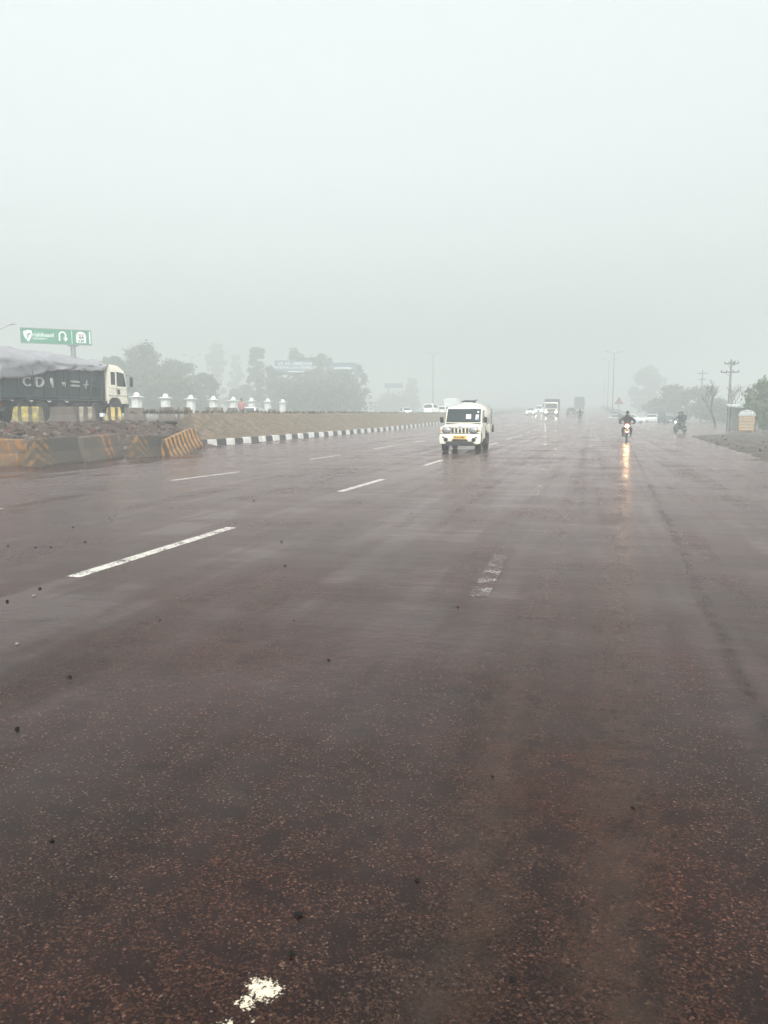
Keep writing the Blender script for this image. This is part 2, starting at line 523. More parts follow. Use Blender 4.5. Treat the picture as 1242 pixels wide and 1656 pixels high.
class MB:
    def __init__(s):
        s.bm = bmesh.new()

    def _m(s, faces, mi):
        for f in faces:
            f.material_index = mi

    def box(s, a, b, bev=0, mi=0, rot=None, seg=2):
        c = [(a[i]+b[i])/2 for i in range(3)]
        d = [abs(b[i]-a[i]) for i in range(3)]
        mt = Matrix.Translation(c) @ (rot.to_matrix().to_4x4() if rot else Matrix.Identity(4)) @ Matrix.Diagonal((*d, 1))
        return s._xf(bmesh.ops.create_cube(s.bm, size=1, matrix=mt)['verts'], bev, mi, seg)

    def _xf(s, vs, bev, mi, seg=2):
        fs = {f for v in vs for f in v.link_faces}
        s._m(fs, mi)
        if bev:
            es = list({e for v in vs for e in v.link_edges})
            r = bmesh.ops.bevel(s.bm, geom=es, offset=bev, segments=seg, affect='EDGES', profile=.6)
            s._m(r['faces'], mi)
        return vs

    def hexa(s, bot, top, bev=0, mi=0, seg=2):
        """eight corners: bottom loop and top loop, both counter-clockwise from above"""
        v = [s.bm.verts.new(p) for p in list(bot)+list(top)]
        n = len(bot)
        s.bm.faces.new(v[:n][::-1])
        s.bm.faces.new(v[n:])
        for i in range(n):
            j = (i+1) % n
            s.bm.faces.new((v[i], v[j], v[n+j], v[n+i]))
        return s._xf(v, bev, mi, seg)

    def prism(s, prof, x0, x1, bev=0, mi=0, axis=0, seg=2):
        """profile in the other two axes pushed along one axis"""
        def at(p, x):
            return ((x, p[0], p[1]), (p[0], x, p[1]), (p[0], p[1], x))[axis]
        a = [s.bm.verts.new(at(p, x0)) for p in prof]
        b = [s.bm.verts.new(at(p, x1)) for p in prof]
        n = len(prof)
        fs = [s.bm.faces.new(a[::-1]), s.bm.faces.new(b)]
        for i in range(n):
            fs.append(s.bm.faces.new((a[i], a[(i+1) % n], b[(i+1) % n], b[i])))
        bmesh.ops.recalc_face_normals(s.bm, faces=fs)
        return s._xf(a+b, bev, mi, seg)

    def loft(s, loops, mi=0, cap=True):
        vs = [[s.bm.verts.new(p) for p in l] for l in loops]
        n = len(loops[0])
        fs = []
        for a, b in zip(vs, vs[1:]):
            for i in range(n):
                fs.append(s.bm.faces.new((a[i], a[(i+1) % n], b[(i+1) % n], b[i])))
        if cap:
            fs.append(s.bm.faces.new(vs[0][::-1]))
            fs.append(s.bm.faces.new(vs[-1]))
        bmesh.ops.recalc_face_normals(s.bm, faces=fs)
        s._m(fs, mi)

    def tube(s, pts, r, n=8, mi=0):
        pts = [Vector(p) for p in pts]
        rs = r if isinstance(r, (list, tuple)) else [r]*len(pts)
        loops = []
        for i, p in enumerate(pts):
            d = (pts[min(i+1, len(pts)-1)]-pts[max(i-1, 0)]).normalized()
            u = d.cross(Vector((0, 0, 1)) if abs(d.z) < .9 else Vector((1, 0, 0))).normalized()
            w = d.cross(u)
            loops.append([p+(u*math.cos(2*PI*k/n)+w*math.sin(2*PI*k/n))*rs[i] for k in range(n)])
        s.loft(loops, mi)

    def lathe(s, prof, axis, org, n=20, mi=0):
        """profile of (radius, offset) about an axis 'X','Y' or 'Z' through org"""
        o = Vector(org)
        loops = []
        for r, h in prof:
            l = []
            for k in range(n):
                c, q = math.cos(2*PI*k/n)*r, math.sin(2*PI*k/n)*r
                l.append(o+Vector({'X': (h, c, q), 'Y': (c, h, q), 'Z': (c, q, h)}[axis]))
            loops.append(l)
        s.loft(loops, mi)

    def ball(s, c, r, mi=0, sub=2):
        r = r if isinstance(r, (tuple, list)) else (r, r, r)
        v = bmesh.ops.create_icosphere(s.bm, subdivisions=sub, radius=1, matrix=Matrix.Translation(c) @ Matrix.Diagonal((*r, 1)))['verts']
        s._m({f for q in v for f in q.link_faces}, mi)
        return v

    def face(s, pts, mi=0):
        f = s.bm.faces.new([s.bm.verts.new(p) for p in pts])
        f.material_index = mi
        return f

    def slab(s, pts, n, th, mi=0):
        """flat outline given a thickness along n"""
        n = Vector(n)*th
        pts = [Vector(p) for p in pts]
        s.loft([pts, [p+n for p in pts]], mi)

    def build(s, name, mats, parent=None, smooth=False):
        me = bpy.data.meshes.new(name)
        s.bm.to_mesh(me)
        s.bm.free()
        for m in (mats if isinstance(mats, (list, tuple)) else [mats]):
            me.materials.append(m)
        if smooth:
            me.polygons.foreach_set('use_smooth', [True]*len(me.polygons))
            if smooth != 'all':
                try:
                    me.set_sharp_from_angle(angle=R(40))
                except Exception:
                    pass
        o = bpy.data.objects.new(name, me)
        C.objects.link(o)
        o.parent = parent
        return o


def text(s, size, mat, parent, loc, rot, name='lettering', th=.004, ax='CENTER', wide=1.0, bold=.012):
    cu = bpy.data.curves.new('t', 'FONT')
    cu.body = s
    cu.size = size
    cu.extrude = th
    cu.offset = size*bold
    cu.align_x = ax
    cu.align_y = 'CENTER'
    o = bpy.data.objects.new('t', cu)
    C.objects.link(o)
    bpy.context.view_layer.update()
    dg = bpy.context.evaluated_depsgraph_get()
    me = bpy.data.meshes.new_from_object(o.evaluated_get(dg))
    bpy.data.objects.remove(o)
    me.name = name
    me.materials.clear()
    me.materials.append(mat)
    q = bpy.data.objects.new(name, me)
    C.objects.link(q)
    q.parent = parent
    q.location = loc
    q.rotation_euler = rot
    q.scale = (wide, 1, 1)
    return q


def face_cam(p):
    return math.atan2(-p.x, p.y)


# ------------------------------------------------------------------ ground, carriageway, banks
def sheet(name, xs, ys, zf, mat, parent=None, kind='structure', smooth=True):
    b = MB()
    g = [[b.bm.verts.new((x, y, zf(x, y))) for x in xs] for y in ys]
    for j in range(len(ys)-1):
        for i in range(len(xs)-1):
            b.bm.faces.new((g[j][i], g[j][i+1], g[j+1][i+1], g[j+1][i]))
    o = b.build(name, mat, parent, 'all' if smooth else False)
    if kind:
        o['kind'] = kind
    return o


def lin(a, b, n):
    return [a+(b-a)*i/n for i in range(n+1)]


XK = -17.7                                  # face of the striped kerb
XR = 5.2                                    # right edge of the main carriageway
sheet('ground', [-1500, 1500], [-600, 2500], lambda x, y: -.06, M['ground'])
road = sheet('road', [XK-.6, XK+3, -9, -5, 0, XR], lin(-30, 55, 17)+lin(60, 420, 90)+lin(440, 900, 23), lambda x, y: zr(y), M['asphalt'])
# right: the lane beside the flyover stays level and wet
sheet('side_road', [XR, 9, 14, 22], lin(-30, 900, 60), lambda x, y: -.012 if y > 2 else -.012, M['asphalt'])


def verge_mesh():
    b = MB()
    e = [G(1242+260, 840), G(1242, 753), G(1200, 737), G(1160, 722), G(1110, 704.5)]
    e = [Vector((p.x, p.y, 0)) for p in e]
    random.seed(3)
    xs = 34
    ys = 70
    y0, y1 = 6, 96

    def edge(y):
        if y <= e[0].y:
            return e[0].x
        for p, q in zip(e, e[1:]):
            if y <= q.y:
                return p.x+(q.x-p.x)*(y-p.y)/(q.y-p.y)
        return e[-1].x+(y-e[-1].y)*.55
    g = []
    for j in range(ys+1):
        y = y0+(y1-y0)*j/ys
        row = []
        for i in range(xs+1):
            u = i/xs
            x = edge(y)+.5*noise.noise((y*.6, 3, 1))+40*u**1.5
            w = min(1, u*7)
            z = -.035+w*(.10+.07*noise.noise((x*.9, y*.9, 2))+.06*noise.noise((x*2.7, y*2.7, 5)))
            row.append(b.bm.verts.new((x, y, z)))
        g.append(row)
    for j in range(ys):
        for i in range(xs):
            b.bm.faces.new((g[j][i], g[j][i+1], g[j+1][i+1], g[j+1][i]))
    return b.build('dirt_verge', M['verge'], None, 'all')


tag(verge_mesh(), kind='structure')

# lane lines: every dash follows the measured ones
lines = MB()


def dash(X, y0, y1, w=.15, mi=0):
    n = max(1, int((y1-y0)/4))
    for k in range(n):
        a, c = y0+(y1-y0)*k/n, y0+(y1-y0)*(k+1)/n
        lines.face([(X-w/2, a, zr(a)+.0016), (X+w/2, a, zr(a)+.0016), (X+w/2, c, zr(c)+.0016), (X-w/2, c, zr(c)+.0016)], mi)


def slant_dash(a, c, w, mi):
    n = max(1, int((c.y-a.y)/3))
    for k in range(n):
        p, q = a.lerp(c, k/n), a.lerp(c, (k+1)/n)
        lines.face([(p.x-w/2, p.y, zr(p.y)+.0016), (p.x+w/2, p.y, zr(p.y)+.0016), (q.x+w/2, q.y, zr(q.y)+.0016), (q.x-w/2, q.y, zr(q.y)+.0016)], mi)


def line_dashes(pix, mi, more=0, w=.15, per=None):
    ends = [(G(xa, ya), G(xb, yb)) for (xa, ya, xb, yb) in pix]
    for a, c in ends:
        slant_dash(a, c, w, mi)
    X = ends[-1][1].x
    y = ends[-1][0].y
    for k in range(more):
        y += per
        dash(X, y, y+3.2, w, mi)
    return X


X1 = line_dashes([(118, 933, 374, 853), (550, 795, 619, 775), (686, 753, 715, 744)], 0, 22, .155, 8.2)
X3 = line_dashes([(277, 777, 387, 763), (500, 743, 549, 736), (605, 726, 636, 721)], 0, 14, .14, 8.2)
X4 = line_dashes([(-60, 829, 2, 822)], 0, 0, .14, 8)
X2 = line_dashes([(774, 965, 810, 898), (863, 803, 876, 784), (893, 757, 903, 735)], 1, 20, .17, 8.5)
def scrap(pts):                             # the flaked outline itself is in the paint's wear
    lines.face([tuple(G(x, y))[:2]+(.0016,) for x, y in reversed(pts)], 2)


scrap([(330, 1672), (300, 1560), (420, 1545), (500, 1590), (480, 1672)])
# thin solid edge line beyond the parked traffic
tag(lines.build('lane_marking', [M['paint_line'], M['paint_worn'], M['paint_scrap']], road), kind='structure')

# striped kerb
KY0 = G(340, 724).y
kb = MB()
y = KY0
k = 0
while y < 150:
    z = zr(y)
    z2 = zr(y+1)
    j = random.Random(k).uniform(-.012, .012)
    kb.hexa([(XK-.22, y+.01, z-.1), (XK+j, y+.01, z-.1), (XK+j, y+.99, z2-.1), (XK-.22, y+.99, z2-.1)],
            [(XK-.22, y+.01, z+.33+j), (XK-.05+j, y+.01, z+.33+j), (XK-.05+j, y+.99, z2+.33+j), (XK-.22, y+.99, z2+.33+j)], .018, k % 2, 1)
    y += 1
    k += 1
tag(kb.build('kerb', [M['kerb_black'], M['kerb_white']], None), kind='structure')


# earth bank behind the kerb, with its cut end to the left
def bank_mesh():
    b = MB()
    ys = lin(KY0-5.0, KY0+6, 44)+lin(KY0+7, 152, 150)
    prof = [(-.15, .26), (-.55, .34), (-1.1, .62), (-1.7, .95), (-2.3, 1.28), (-2.75, 1.52), (-3.1, 1.60), (-3.9, 1.60), (-4.6, 1.35), (-5.4, ZS-.08)]
    fine = []
    for (a, za), (c, zc) in zip(prof, prof[1:]):
        for q in range(3):
            fine.append((a+(c-a)*q/3, za+(zc-za)*q/3))
    fine.append(prof[-1])
    g = []
    for y in ys:
        row = []
        for dx, dz in fine:
            x = XK+dx
            cut = max(0, min(1, (y-(KY0-.3-dx*1.30+.5*noise.noise((x*1.3, y*1.3, 2))))/1.1))   # the end slopes back
            base = zr(y)
            top = max(1.62, base+.95)
            s = (dz-.26)/(1.6-.26)
            z = base+.26+(top-base-.26)*s if dx > -3.95 else max(dz, 0)
            z += .09*noise.noise((x*.8, y*.5, 7))+.09*noise.noise((x*1.6+y*.8, y*1.8, 1))+.07*noise.noise((x*4, y*4, 4))
            low = .5*(-dx/3.1)+.2*noise.noise((x, y, 9))
            z = z*cut+min(z, low)*(1-cut)
            row.append(b.bm.verts.new((x, y, z)))
        g.append(row)
    for j in range(len(ys)-1):
        for i in range(len(fine)-1):
            b.bm.faces.new((g[j][i], g[j][i+1], g[j+1][i+1], g[j+1][i]))
    return b.build('earth_bank', M['bank'], None, 'all')


tag(bank_mesh(), kind='structure')


# rubble slope and shoulder left of the bank
def rub(x, y):
    s = max(0, min(1, (XK+.9-x)/3.8))
    s = s*s*(3-2*s)
    e = 1 if x < XK+.9 else 0
    z = -.03+1.2*s+e*(.10*noise.noise((x*1.1, y*1.1, 3))+.09*noise.noise((x*2.6, y*2.6, 8))+.06*noise.noise((x*6, y*6, 2)))*min(1, (XK+.9-x)*2)
    return z


tag(sheet('rubble_slope', lin(-22.6, XK+1.0, 52), lin(2, KY0+1.2, 150), rub, M['rubble']), kind='structure')
sheet('service_road', lin(-40, -22.3, 8), lin(-20, 900, 90), lambda x, y: ZS, M['service'])
sheet('field', [-900, -300, -40], lin(-200, 1600, 10), lambda x, y: ZS-.02, M['ground'])
sheet('far_carriageway', [-22.3, XK-.6], lin(150, 900, 40), lambda x, y: zr(y)-.02, M['asphalt'])


def scatter(name, n, spot, r0, r1, mats, seed):
    rnd = random.Random(seed)
    b = MB()
    for _ in range(n):
        p = spot(rnd)
        r = r0+(r1-r0)*rnd.random()**3
        vs = b.ball(p, (r*rnd.uniform(.7, 1.3), r*rnd.uniform(.7, 1.3), r*rnd.uniform(.5, .9)), rnd.randrange(len(mats)), 1)
        for v in vs:
            v.co += Vector((rnd.uniform(-1, 1), rnd.uniform(-1, 1), rnd.uniform(-1, 1)))*r*.28
    return tag(b.build(name, mats), kind='stuff')


M['clod_a'] = mk('red_brick_rubble', (.065, .02, .012), .9, 0, .4, 12)
M['clod_b'] = mk('mud_clod', (.024, .016, .013), .9, 0, .4, 12)
M['clod_c'] = mk('grey_rubble', (.11, .09, .08), .9, 0, .3, 12)
CL = [M['clod_a'], M['clod_b'], M['clod_b'], M['clod_c']]


def sp1(r):
    x = XK+1.1-r.random()**1.0*5.2
    y = r.uniform(14, KY0+1)
    return (x, y, max(0, rub(x, y)))


scatter('rubble', 2600, sp1, .02, .15, CL, 11)


def sp2(r):
    y = r.uniform(KY0-4, KY0+26)
    return (XK+abs(r.gauss(0, .5))*(1 if y < KY0+4 else .4)+.05, y, .0)


scatter('gravel', 500, sp2, .012, .05, CL, 12)


def sp3(r):
    y = r.uniform(8, 60)
    return (XK+1+abs(r.gauss(0, 1.1)), y, 0)


scatter('gravel', 420, sp3, .008, .035, [M['clod_b'], M['pebble']], 13)


def sp4(r):
    y = r.uniform(26, 58)
    return (r.uniform(6.2, 24), y, .06)


scatter('rubble', 700, sp4, .02, .10, [M['clod_b'], M['clod_b'], M['clod_c']], 14)


def scrub(seed, n, spot, h0, h1, name='dry_grass'):
    r = random.Random(seed)
    b = MB()
    for _ in range(n):
        x, y, z = spot(r)
        h = r.uniform(h0, h1)
        for q in range(7):
            a = r.uniform(0, 2*PI)
            l = Vector((math.cos(a), math.sin(a), 0))*h*r.uniform(.2, .6)
            w = Vector((-math.sin(a), math.cos(a), 0))*.03
            p = Vector((x, y, z))+l*.2
            b.face([p-w, p+w, p+l+Vector((0, 0, h))])
    return tag(b.build(name, M['scrub']), kind='stuff')


def crest(r):
    y = KY0+1+(r.random()**1.3)*100
    return (XK-r.uniform(2.9, 4.2), y, max(1.58, zr(y)+.93))


scrub(5, 900, crest, .06, .28)


# parapets of the flyover approach
def parapet(name, X, y0, y1, label, side):
    t = thing(name, label, 'parapet', (X, y0, zr(y0)))
    z0 = zr(y0)
    w = MB()
    rl = [MB(), MB()]
    n = int((y1-y0)/5)
    for k in range(n):
        a = y0+k*5
        c = a+4.96
        za, zc = zr(a)-z0, zr(c)-z0
        w.hexa([(-.15, a-y0, za-1.6), (.15, a-y0, za-1.6), (.15, c-y0, zc-1.6), (-.15, c-y0, zc-1.6)],
               [(-.12, a-y0, za+.75), (.12, a-y0, za+.75), (.12, c-y0, zc+.75), (-.12, c-y0, zc+.75)], .02, 0, 1)
        if k < 45:
            b = MB()
            b.tube([(0, a+2.5-y0, zr(a+2.5)-z0+.72), (0, a+2.5-y0, zr(a+2.5)-z0+1.25)], .05, 6)
            b.build('post', M['steel'], t)
    for q, h in zip(rl, (.98, 1.22)):
        q.tube([(0, y-y0, zr(y)-z0+h) for y in lin(y0, y0+n*5, n)], .03, 6)
        q.build('rail', M['steel'], t)
    w.build('wall', M['concrete'], t)
    return t


parapet('parapet', XR-.25, 98, 360, 'concrete parapet with rails at the right edge of the climbing carriageway', 1)
parapet('parapet', XK-.1, 150, 380, 'blue grey concrete parapet with rails beyond the earth bank', -1)


# ------------------------------------------------------------------ concrete barriers
def barrier_mesh(L, H, mat, wb=.56, wt=.22, taper=.11):
    """trapezoid block, narrower at the top along both directions; x along its length, rests on z=0"""
    b = MB()
    h = L/2
    secs = []
    for z, w, e in ((0, wb, 0), (.10*H, wb, 0), (.16*H, wb*.94, .01), (.50*H, (wb+wt)/2*.86, taper*.5), (H-.03, wt, taper), (H, wt-.04, taper+.03)):
        l = []
        nx = 8
        for i in range(nx+1):
            l.append((-h+e+(2*h-2*e)*i/nx, -w/2, z))
        for i in range(nx+1):
            l.append((h-e-(2*h-2*e)*i/nx, w/2, z))
        secs.append(l)
    b.loft(secs)
    for v in b.bm.verts:
        k = noise.noise(v.co*3.1+Vector((L*7, H*3, 0)))
        v.co += Vector((noise.noise(v.co*2.3)*.012, k*.015, noise.noise(v.co*4+Vector((5, 1, L)))*.012))
    me = b.build('concrete_barrier', mat)
    return me


Y_, B_, O_ = (.24, .16, .035), (.012, .011, .010), (.24, .105, .022)
BM = {
    'orange': striped('old_orange_barrier_paint', O_, (.17, .078, .022), 1.3, .5, wear=.45, mud=(.06, .036, .024)),
    'dark': striped('blackened_barrier', (.03, .025, .02), (.07, .058, .047), .46, .5, slant=-.2, wear=.36, mud=(.07, .055, .043)),
    'two': striped('barrier_with_two_orange_bands', (.36, .14, .03), (.075, .062, .052), .42, .42, wear=.44, keep=(.02, .70), wearcol=(.095, .076, .063)),
    'endy': striped('dark_barrier_with_ochre_end', (.20, .10, .022), (.022, .02, .017), .42, .55, slant=.9, wear=.47, keep=(-9, -.62), wearcol=(.052, .044, .037)),
    'tilt': striped('orange_and_black_barrier_paint', (.40, .175, .022), (.012, .011, .010), .40, .52, slant=-.35, wear=.42),
    'yellow': striped('yellow_and_black_barrier_paint', (.33, .26, .05), (.03, .026, .014), .44, .60, slant=-.25, wear=.42, mud=(.06, .05, .025)),
    'brown': striped('faded_brown_barrier', (.085, .062, .05), (.05, .038, .032), .5, .5, slant=-.2, wear=.46, wearcol=(.07, .05, .043)),
    'white': striped('white_banded_barrier', (.25, .22, .175), (.035, .027, .023), .40, .45, slant=-.25, wear=.40, wearcol=(.075, .056, .047)),
    'amber': striped('bright_yellow_banded_barrier', (.42, .31, .08), (.018, .015, .012), .34, .55, slant=-.25, wear=.33),
    'grey': striped('grey_brown_barrier_faint_bands', (.11, .086, .068), (.06, .048, .04), .5, .5, slant=-.2, wear=.44),
    'pale': striped('pale_banded_barrier', (.17, .14, .11), (.038, .03, .026), .5, .5, slant=-.25, wear=.4),
}


def put_barrier(p, q, H, mat, label, tilt=(0, 0), dz=0.0, wb=.56, group='concrete barriers', turn=0.0):
    d = q-p
    o = barrier_mesh(d.length, H, BM[mat], wb)
    m = (p+q)/2
    yaw = math.atan2(d.y, d.x)
    o.location = (m.x, m.y, m.z+dz)
    o.rotation_euler = Euler((tilt[0], tilt[1], yaw+turn), 'XYZ')
    return tag(o, label, 'barrier', group)


NB = 'concrete barriers along the rubble slope'
put_barrier(G(-42, 757), G(47, 752.5), .86, 'orange', 'plain worn orange concrete barrier at the left end of the row by the wet road', (R(2), R(3)), -.02, .6, NB)
put_barrier(G(52, 756), G(133, 746.5), .86, 'endy', 'dark mossy concrete barrier with ochre end beside the plain orange one', (R(-3), R(-1)), -.02, .62, NB)
put_barrier(G(128, 748), G(188, 740.5), .88, 'two', 'dirty grey concrete barrier with two orange bands on its side', (0, R(-1)), -.03, .6, NB)
put_barrier(G(215, 742), G(274, 735), .84, 'endy', 'dark concrete barrier with ochre end resting in red rubble left of the tilted one', (R(2), R(1)), -.05, .6, NB)
put_barrier(G(270, 738), G(318, 731), .86, 'tilt', 'tilted concrete barrier with orange and black stripes nearest the striped kerb', (R(-8), R(-7)), -.03, .6, NB)

FB = 'concrete barriers along the service road edge'


def row_barrier(xa, xb, d, H, mat, label, tilt=0.0, z=None):
    p = P((xa+xb)/2, 669, d)
    w = (xb-xa)/1254*d
    ang = YAW+.22
    u = Vector((math.cos(ang), math.sin(ang), 0))
    m = Vector((p.x, p.y, ZS+.02 if z is None else z))
    return put_barrier(m-u*w/2, m+u*w/2, H, mat, label, (0, tilt), 0, .55, FB)


row_barrier(21, 70, 35, .72, 'yellow', 'yellow and black striped concrete barrier in front of the tipper rear wheels')
row_barrier(81, 124, 36.5, .73, 'brown', 'faded brown concrete barrier in front of the tipper middle wheels')
row_barrier(117, 155, 37.5, .74, 'white', 'brown concrete barrier with white bands below the tipper front hoist')
row_barrier(171, 198, 39.0, .72, 'amber', 'short concrete barrier with bright yellow bands below the white tipper cab')
row_barrier(200, 236, 40.5, .72, 'grey', 'grey brown concrete barrier just right of the tipper cab and bumper')
row_barrier(256, 284, 44, .78, 'grey', 'small grey concrete barrier alone between the first two white pillars')
row_barrier(286, 311, 47, .80, 'pale', 'pale banded concrete barrier half sunk at the cut end of the earth bank')
row_barrier(328, 363, 56, 1.0, 'pale', 'long low banded concrete barrier peeping over the bank by the third pillar', z=ZS-.12)
row_barrier(366, 386, 62, 1.0, 'grey', 'low concrete barrier peeping over the bank left of the standing figure', z=ZS-.1)
row_barrier(432, 452, 78, .98, 'pale', 'far banded concrete barrier peeping over the bank right of the low white car', z=ZS-.05)

bo = thing('marker_post', 'short black and white marker post between barriers below the tipper', 'marker post', XY(164, 38.5, ZS))
b = MB()
b.tube([(0, 0, 0), (0, 0, .28)], .09, 10, 0)
b.tube([(0, 0, .28), (0, 0, .46)], .088, 10, 1)
b.lathe([(.088, .46), (.07, .52), (.03, .55)], 'Z', (0, 0, 0), 10, 0)
b.build('post', [M['ink'], M['sign_white']], bo)


# ------------------------------------------------------------------ shared vehicle parts
def wheel(parent, c, r, w, name='wheel', axis='X', hub=.55):
    b = MB()
    h = w/2
    b.lathe([(r*.62, -h), (r*.92, -h), (r, -h*.7), (r, h*.7), (r*.92, h), (r*.62, h)], axis, (0, 0, 0), 24)
    for k in range(24):                      # tread blocks
        a = 2*PI*k/24
        n = Vector((0, math.cos(a), math.sin(a)))
        t_ = Vector((0, -math.sin(a), math.cos(a)))
        for s_ in (-1, 1):
            q = n*(r+.002)+Vector((s_*h*.4, 0, 0))
            e = Vector((h*.22, 0, 0))
            b.slab([q-e-t_*r*.09, q+e-t_*r*.09, q+e+t_*r*.09, q-e+t_*r*.09], n, .008)
    o = b.build(name, M['rubber'], parent, True)
    o.location = c
    b = MB()
    b.lathe([(r*.62, -h*.9), (r*.60, -h*.55), (r*.3, -h*.5), (r*.26, -h*.8), (r*.05, -h*.85), (r*.05, h*.85), (r*.26, h*.8), (r*.3, h*.5), (r*.60, h*.55), (r*.62, h*.9)], axis, (0, 0, 0), 20)
    b.build('rim', M['rim'], o, True)
    return o


# ------------------------------------------------------------------ the cream pickup with a water tank
def pickup():
    p = G(748, 731)
    t = thing('tanker_pickup', 'cream pickup with domed water tank driving towards the camera on the lane line', 'pickup', (p.x, p.y-.75, 0), R(2.0))
    b = MB()
    # bonnet, narrow at the nose, crowned
    loops = []
    for y_, hw, z_, cr in ((.10, .56, .98, .02), (.13, .60, 1.045, .03), (.30, .61, 1.085, .035), (.75, .63, 1.12, .04), (1.18, .66, 1.16, .035)):
        l = [(-hw, y_, z_-.30), (-hw, y_, z_-.02), (-hw*.9, y_, z_+.0016), (-hw*.35, y_, z_+cr*.8), (hw*.35, y_, z_+cr*.8), (hw*.9, y_, z_+.0016), (hw, y_, z_-.02), (hw, y_, z_-.30)]
        loops.append(l)
    b.loft(loops)
    # nose panel behind grille and lamps
    b.box((-.74, .08, .74), (.74, .35, 1.03), .05)
    # wings with open arches
    for s_ in (-1, 1):
        prof = [(.10, .72), (.10, .98), (.22, 1.045), (1.25, 1.10), (1.25, .50), (1.22, .44)]
        arch = [(.74+.44*math.cos(a), .36+.44*math.sin(a)) for a in [R(q) for q in range(8, 176, 14)]]
        prof = prof+arch
        b.prism(prof, s_*.55, s_*.815, .025)
    # cab lower half and its greenhouse
    b.box((-.79, 1.12, .50), (.79, 2.62, 1.22), .04)
    b.hexa([(-.775, 1.10, 1.18), (.775, 1.10, 1.18), (.775, 2.62, 1.18), (-.775, 2.62, 1.18)],
           [(-.735, 1.50, 1.80), (.735, 1.50, 1.80), (.735, 2.60, 1.80), (-.735, 2.60, 1.80)], .035, 0, 3)
    b.hexa([(-.742, 1.45, 1.775), (.742, 1.45, 1.775), (.742, 2.61, 1.775), (-.742, 2.61, 1.775)],
           [(-.68, 1.54, 1.865), (.68, 1.54, 1.865), (.68, 2.55, 1.865), (-.68, 2.55, 1.865)], .04, 0, 3)
    b.build('body', M['cream'], t, True)
    b = MB()
    b.hexa([(-.70, .20, .30), (.70, .20, .30), (.60, 4.7, .34), (-.60, 4.7, .34)], [(-.70, .20, .62), (.70, .20, .62), (.60, 4.7, .70), (-.60, 4.7, .70)], .03)
    b.tube([(-.6, .74, .36), (.6, .74, .36)], .05, 8)
    b.tube([(-.6, 3.75, .36), (.6, 3.75, .36)], .06, 8)
    b.ball((0, 3.75, .36), (.16, .16, .16))
    b.build('chassis', M['dark_steel'], t)
    # windscreen glass lies on the sloping front face
    fn = Vector((0, -.62, .40)).normalized()

    def fr(x, u):                            # point on the front face, u from sill 0 to roof 1
        q = Vector((x, 1.10+.40*u, 1.18+.62*u))
        return q+fn*.006
    b = MB()
    b.slab([fr(-.725, .06), fr(.725, .06), fr(.695, .95), fr(-.695, .95)], fn, .006)
    ws = b.build('windscreen', M['screen'], t)
    for (x0, x1, u0, u1, mi) in ((.10, .30, .28, .58, 0), (.50, .615, .24, .56, 0), (.535, .60, .24, .40, 1), (.555, .62, .70, .80, 0)):
        n2 = fn*.004*(1+mi)
        b = MB()
        b.slab([fr(x0, u0)+fn*.008+n2, fr(x1, u0)+fn*.008+n2, fr(x1, u1)+fn*.008+n2, fr(x0, u1)+fn*.008+n2], fn, .002, mi)
        if (x0, u1) == (.10, .58):
            for k in range(3):
                b.slab([fr(.13, .34+.08*k)+fn*.014, fr(.27, .34+.08*k)+fn*.014, fr(.27, .36+.08*k)+fn*.014, fr(.13, .36+.08*k)+fn*.014], fn, .001, 2)
        b.build('sticker', [M['white_sheet'], M['blue_sheet'], M['steel']], ws)
    b = MB()
    for x0 in (-.42, .14):
        b.tube([fr(x0, .06)+fn*.02, fr(x0-.10, .12)+fn*.03, fr(x0+.34, .15)+fn*.025], .010, 6)
    b.build('wiper', M['black'], t)
    # dashboard sill line
    b = MB()
    b.box((-.74, 1.085, 1.155), (.74, 1.13, 1.195), .012)
    b.build('cowl', M['black'], t)
    for s_ in (-1, 1):
        sn = Vector((s_*.62, 0, .04)).normalized()

        def sd(y_, u):
            return Vector((s_*(.775-.04*u), y_, 1.18+.62*u))+sn*.005
        b = MB()
        b.slab([sd(1.30, .10), sd(2.42, .10), sd(2.42, .88), sd(1.66, .88)], sn, .006)
        b.build('side_window', M['glass'], t)
        for y_ in (1.24, 2.30):
            b = MB()
            b.box((s_*.79, y_, .56), (s_*.797, y_+.015, 1.16))
            b.build('door_gap', M['ink'], t)
        d = MB()
        d.box((s_*.788, 1.26, .56), (s_*.803, 2.295, 1.165), .006)
        do = d.build('door', M['cream'], t)
        d = MB()
        d.box((s_*.80, 2.08, .99), (s_*.825, 2.22, 1.03), .008)
        d.build('handle', M['black'], do)
        b = MB()
        b.tube([(s_*.77, 1.22, 1.20), (s_*.90, 1.16, 1.22)], .014, 6)
        b.box((s_*.84, 1.10, 1.21), (s_*.985, 1.18, 1.44), .025)
        b.build('mirror', M['black'], t, True)
        # headlamp cluster
        b = MB()
        b.lathe([(.172, 0), (.172, -.012)], 'Y', (0, 0, 0), 20, 1)
        b.lathe([(.152, -.012), (.152, -.03), (.135, -.045)], 'Y', (0, 0, 0), 20)
        b.bm.transform(Matrix.Diagonal((1.12, 1, .80, 1)))
        h = b.build('headlight', [M['chrome'], M['ink']], t, True)
        h.location = (s_*.545, .085, .905)
        b = MB()
        b.lathe([(.135, -.046), (.12, -.062), (.06, -.074), (.012, -.077)], 'Y', (0, 0, 0), 20)
        b.bm.transform(Matrix.Diagonal((1.12, 1, .80, 1)))
        b.build('lens', M['lens'], h, True)
        b = MB()
        b.box((s_*.745, .075, .86), (s_*.80, .12, .96), .012)
        b.build('indicator', M['sign_yellow'], t)
        b = MB()
        b.lathe([(.085, .0), (.085, -.02), (.06, -.025), (.055, -.012), (.01, -.012)], 'Y', (s_*.565, -.028, .535), 16)
        b.build('fog_lamp', M['black'], t, True)
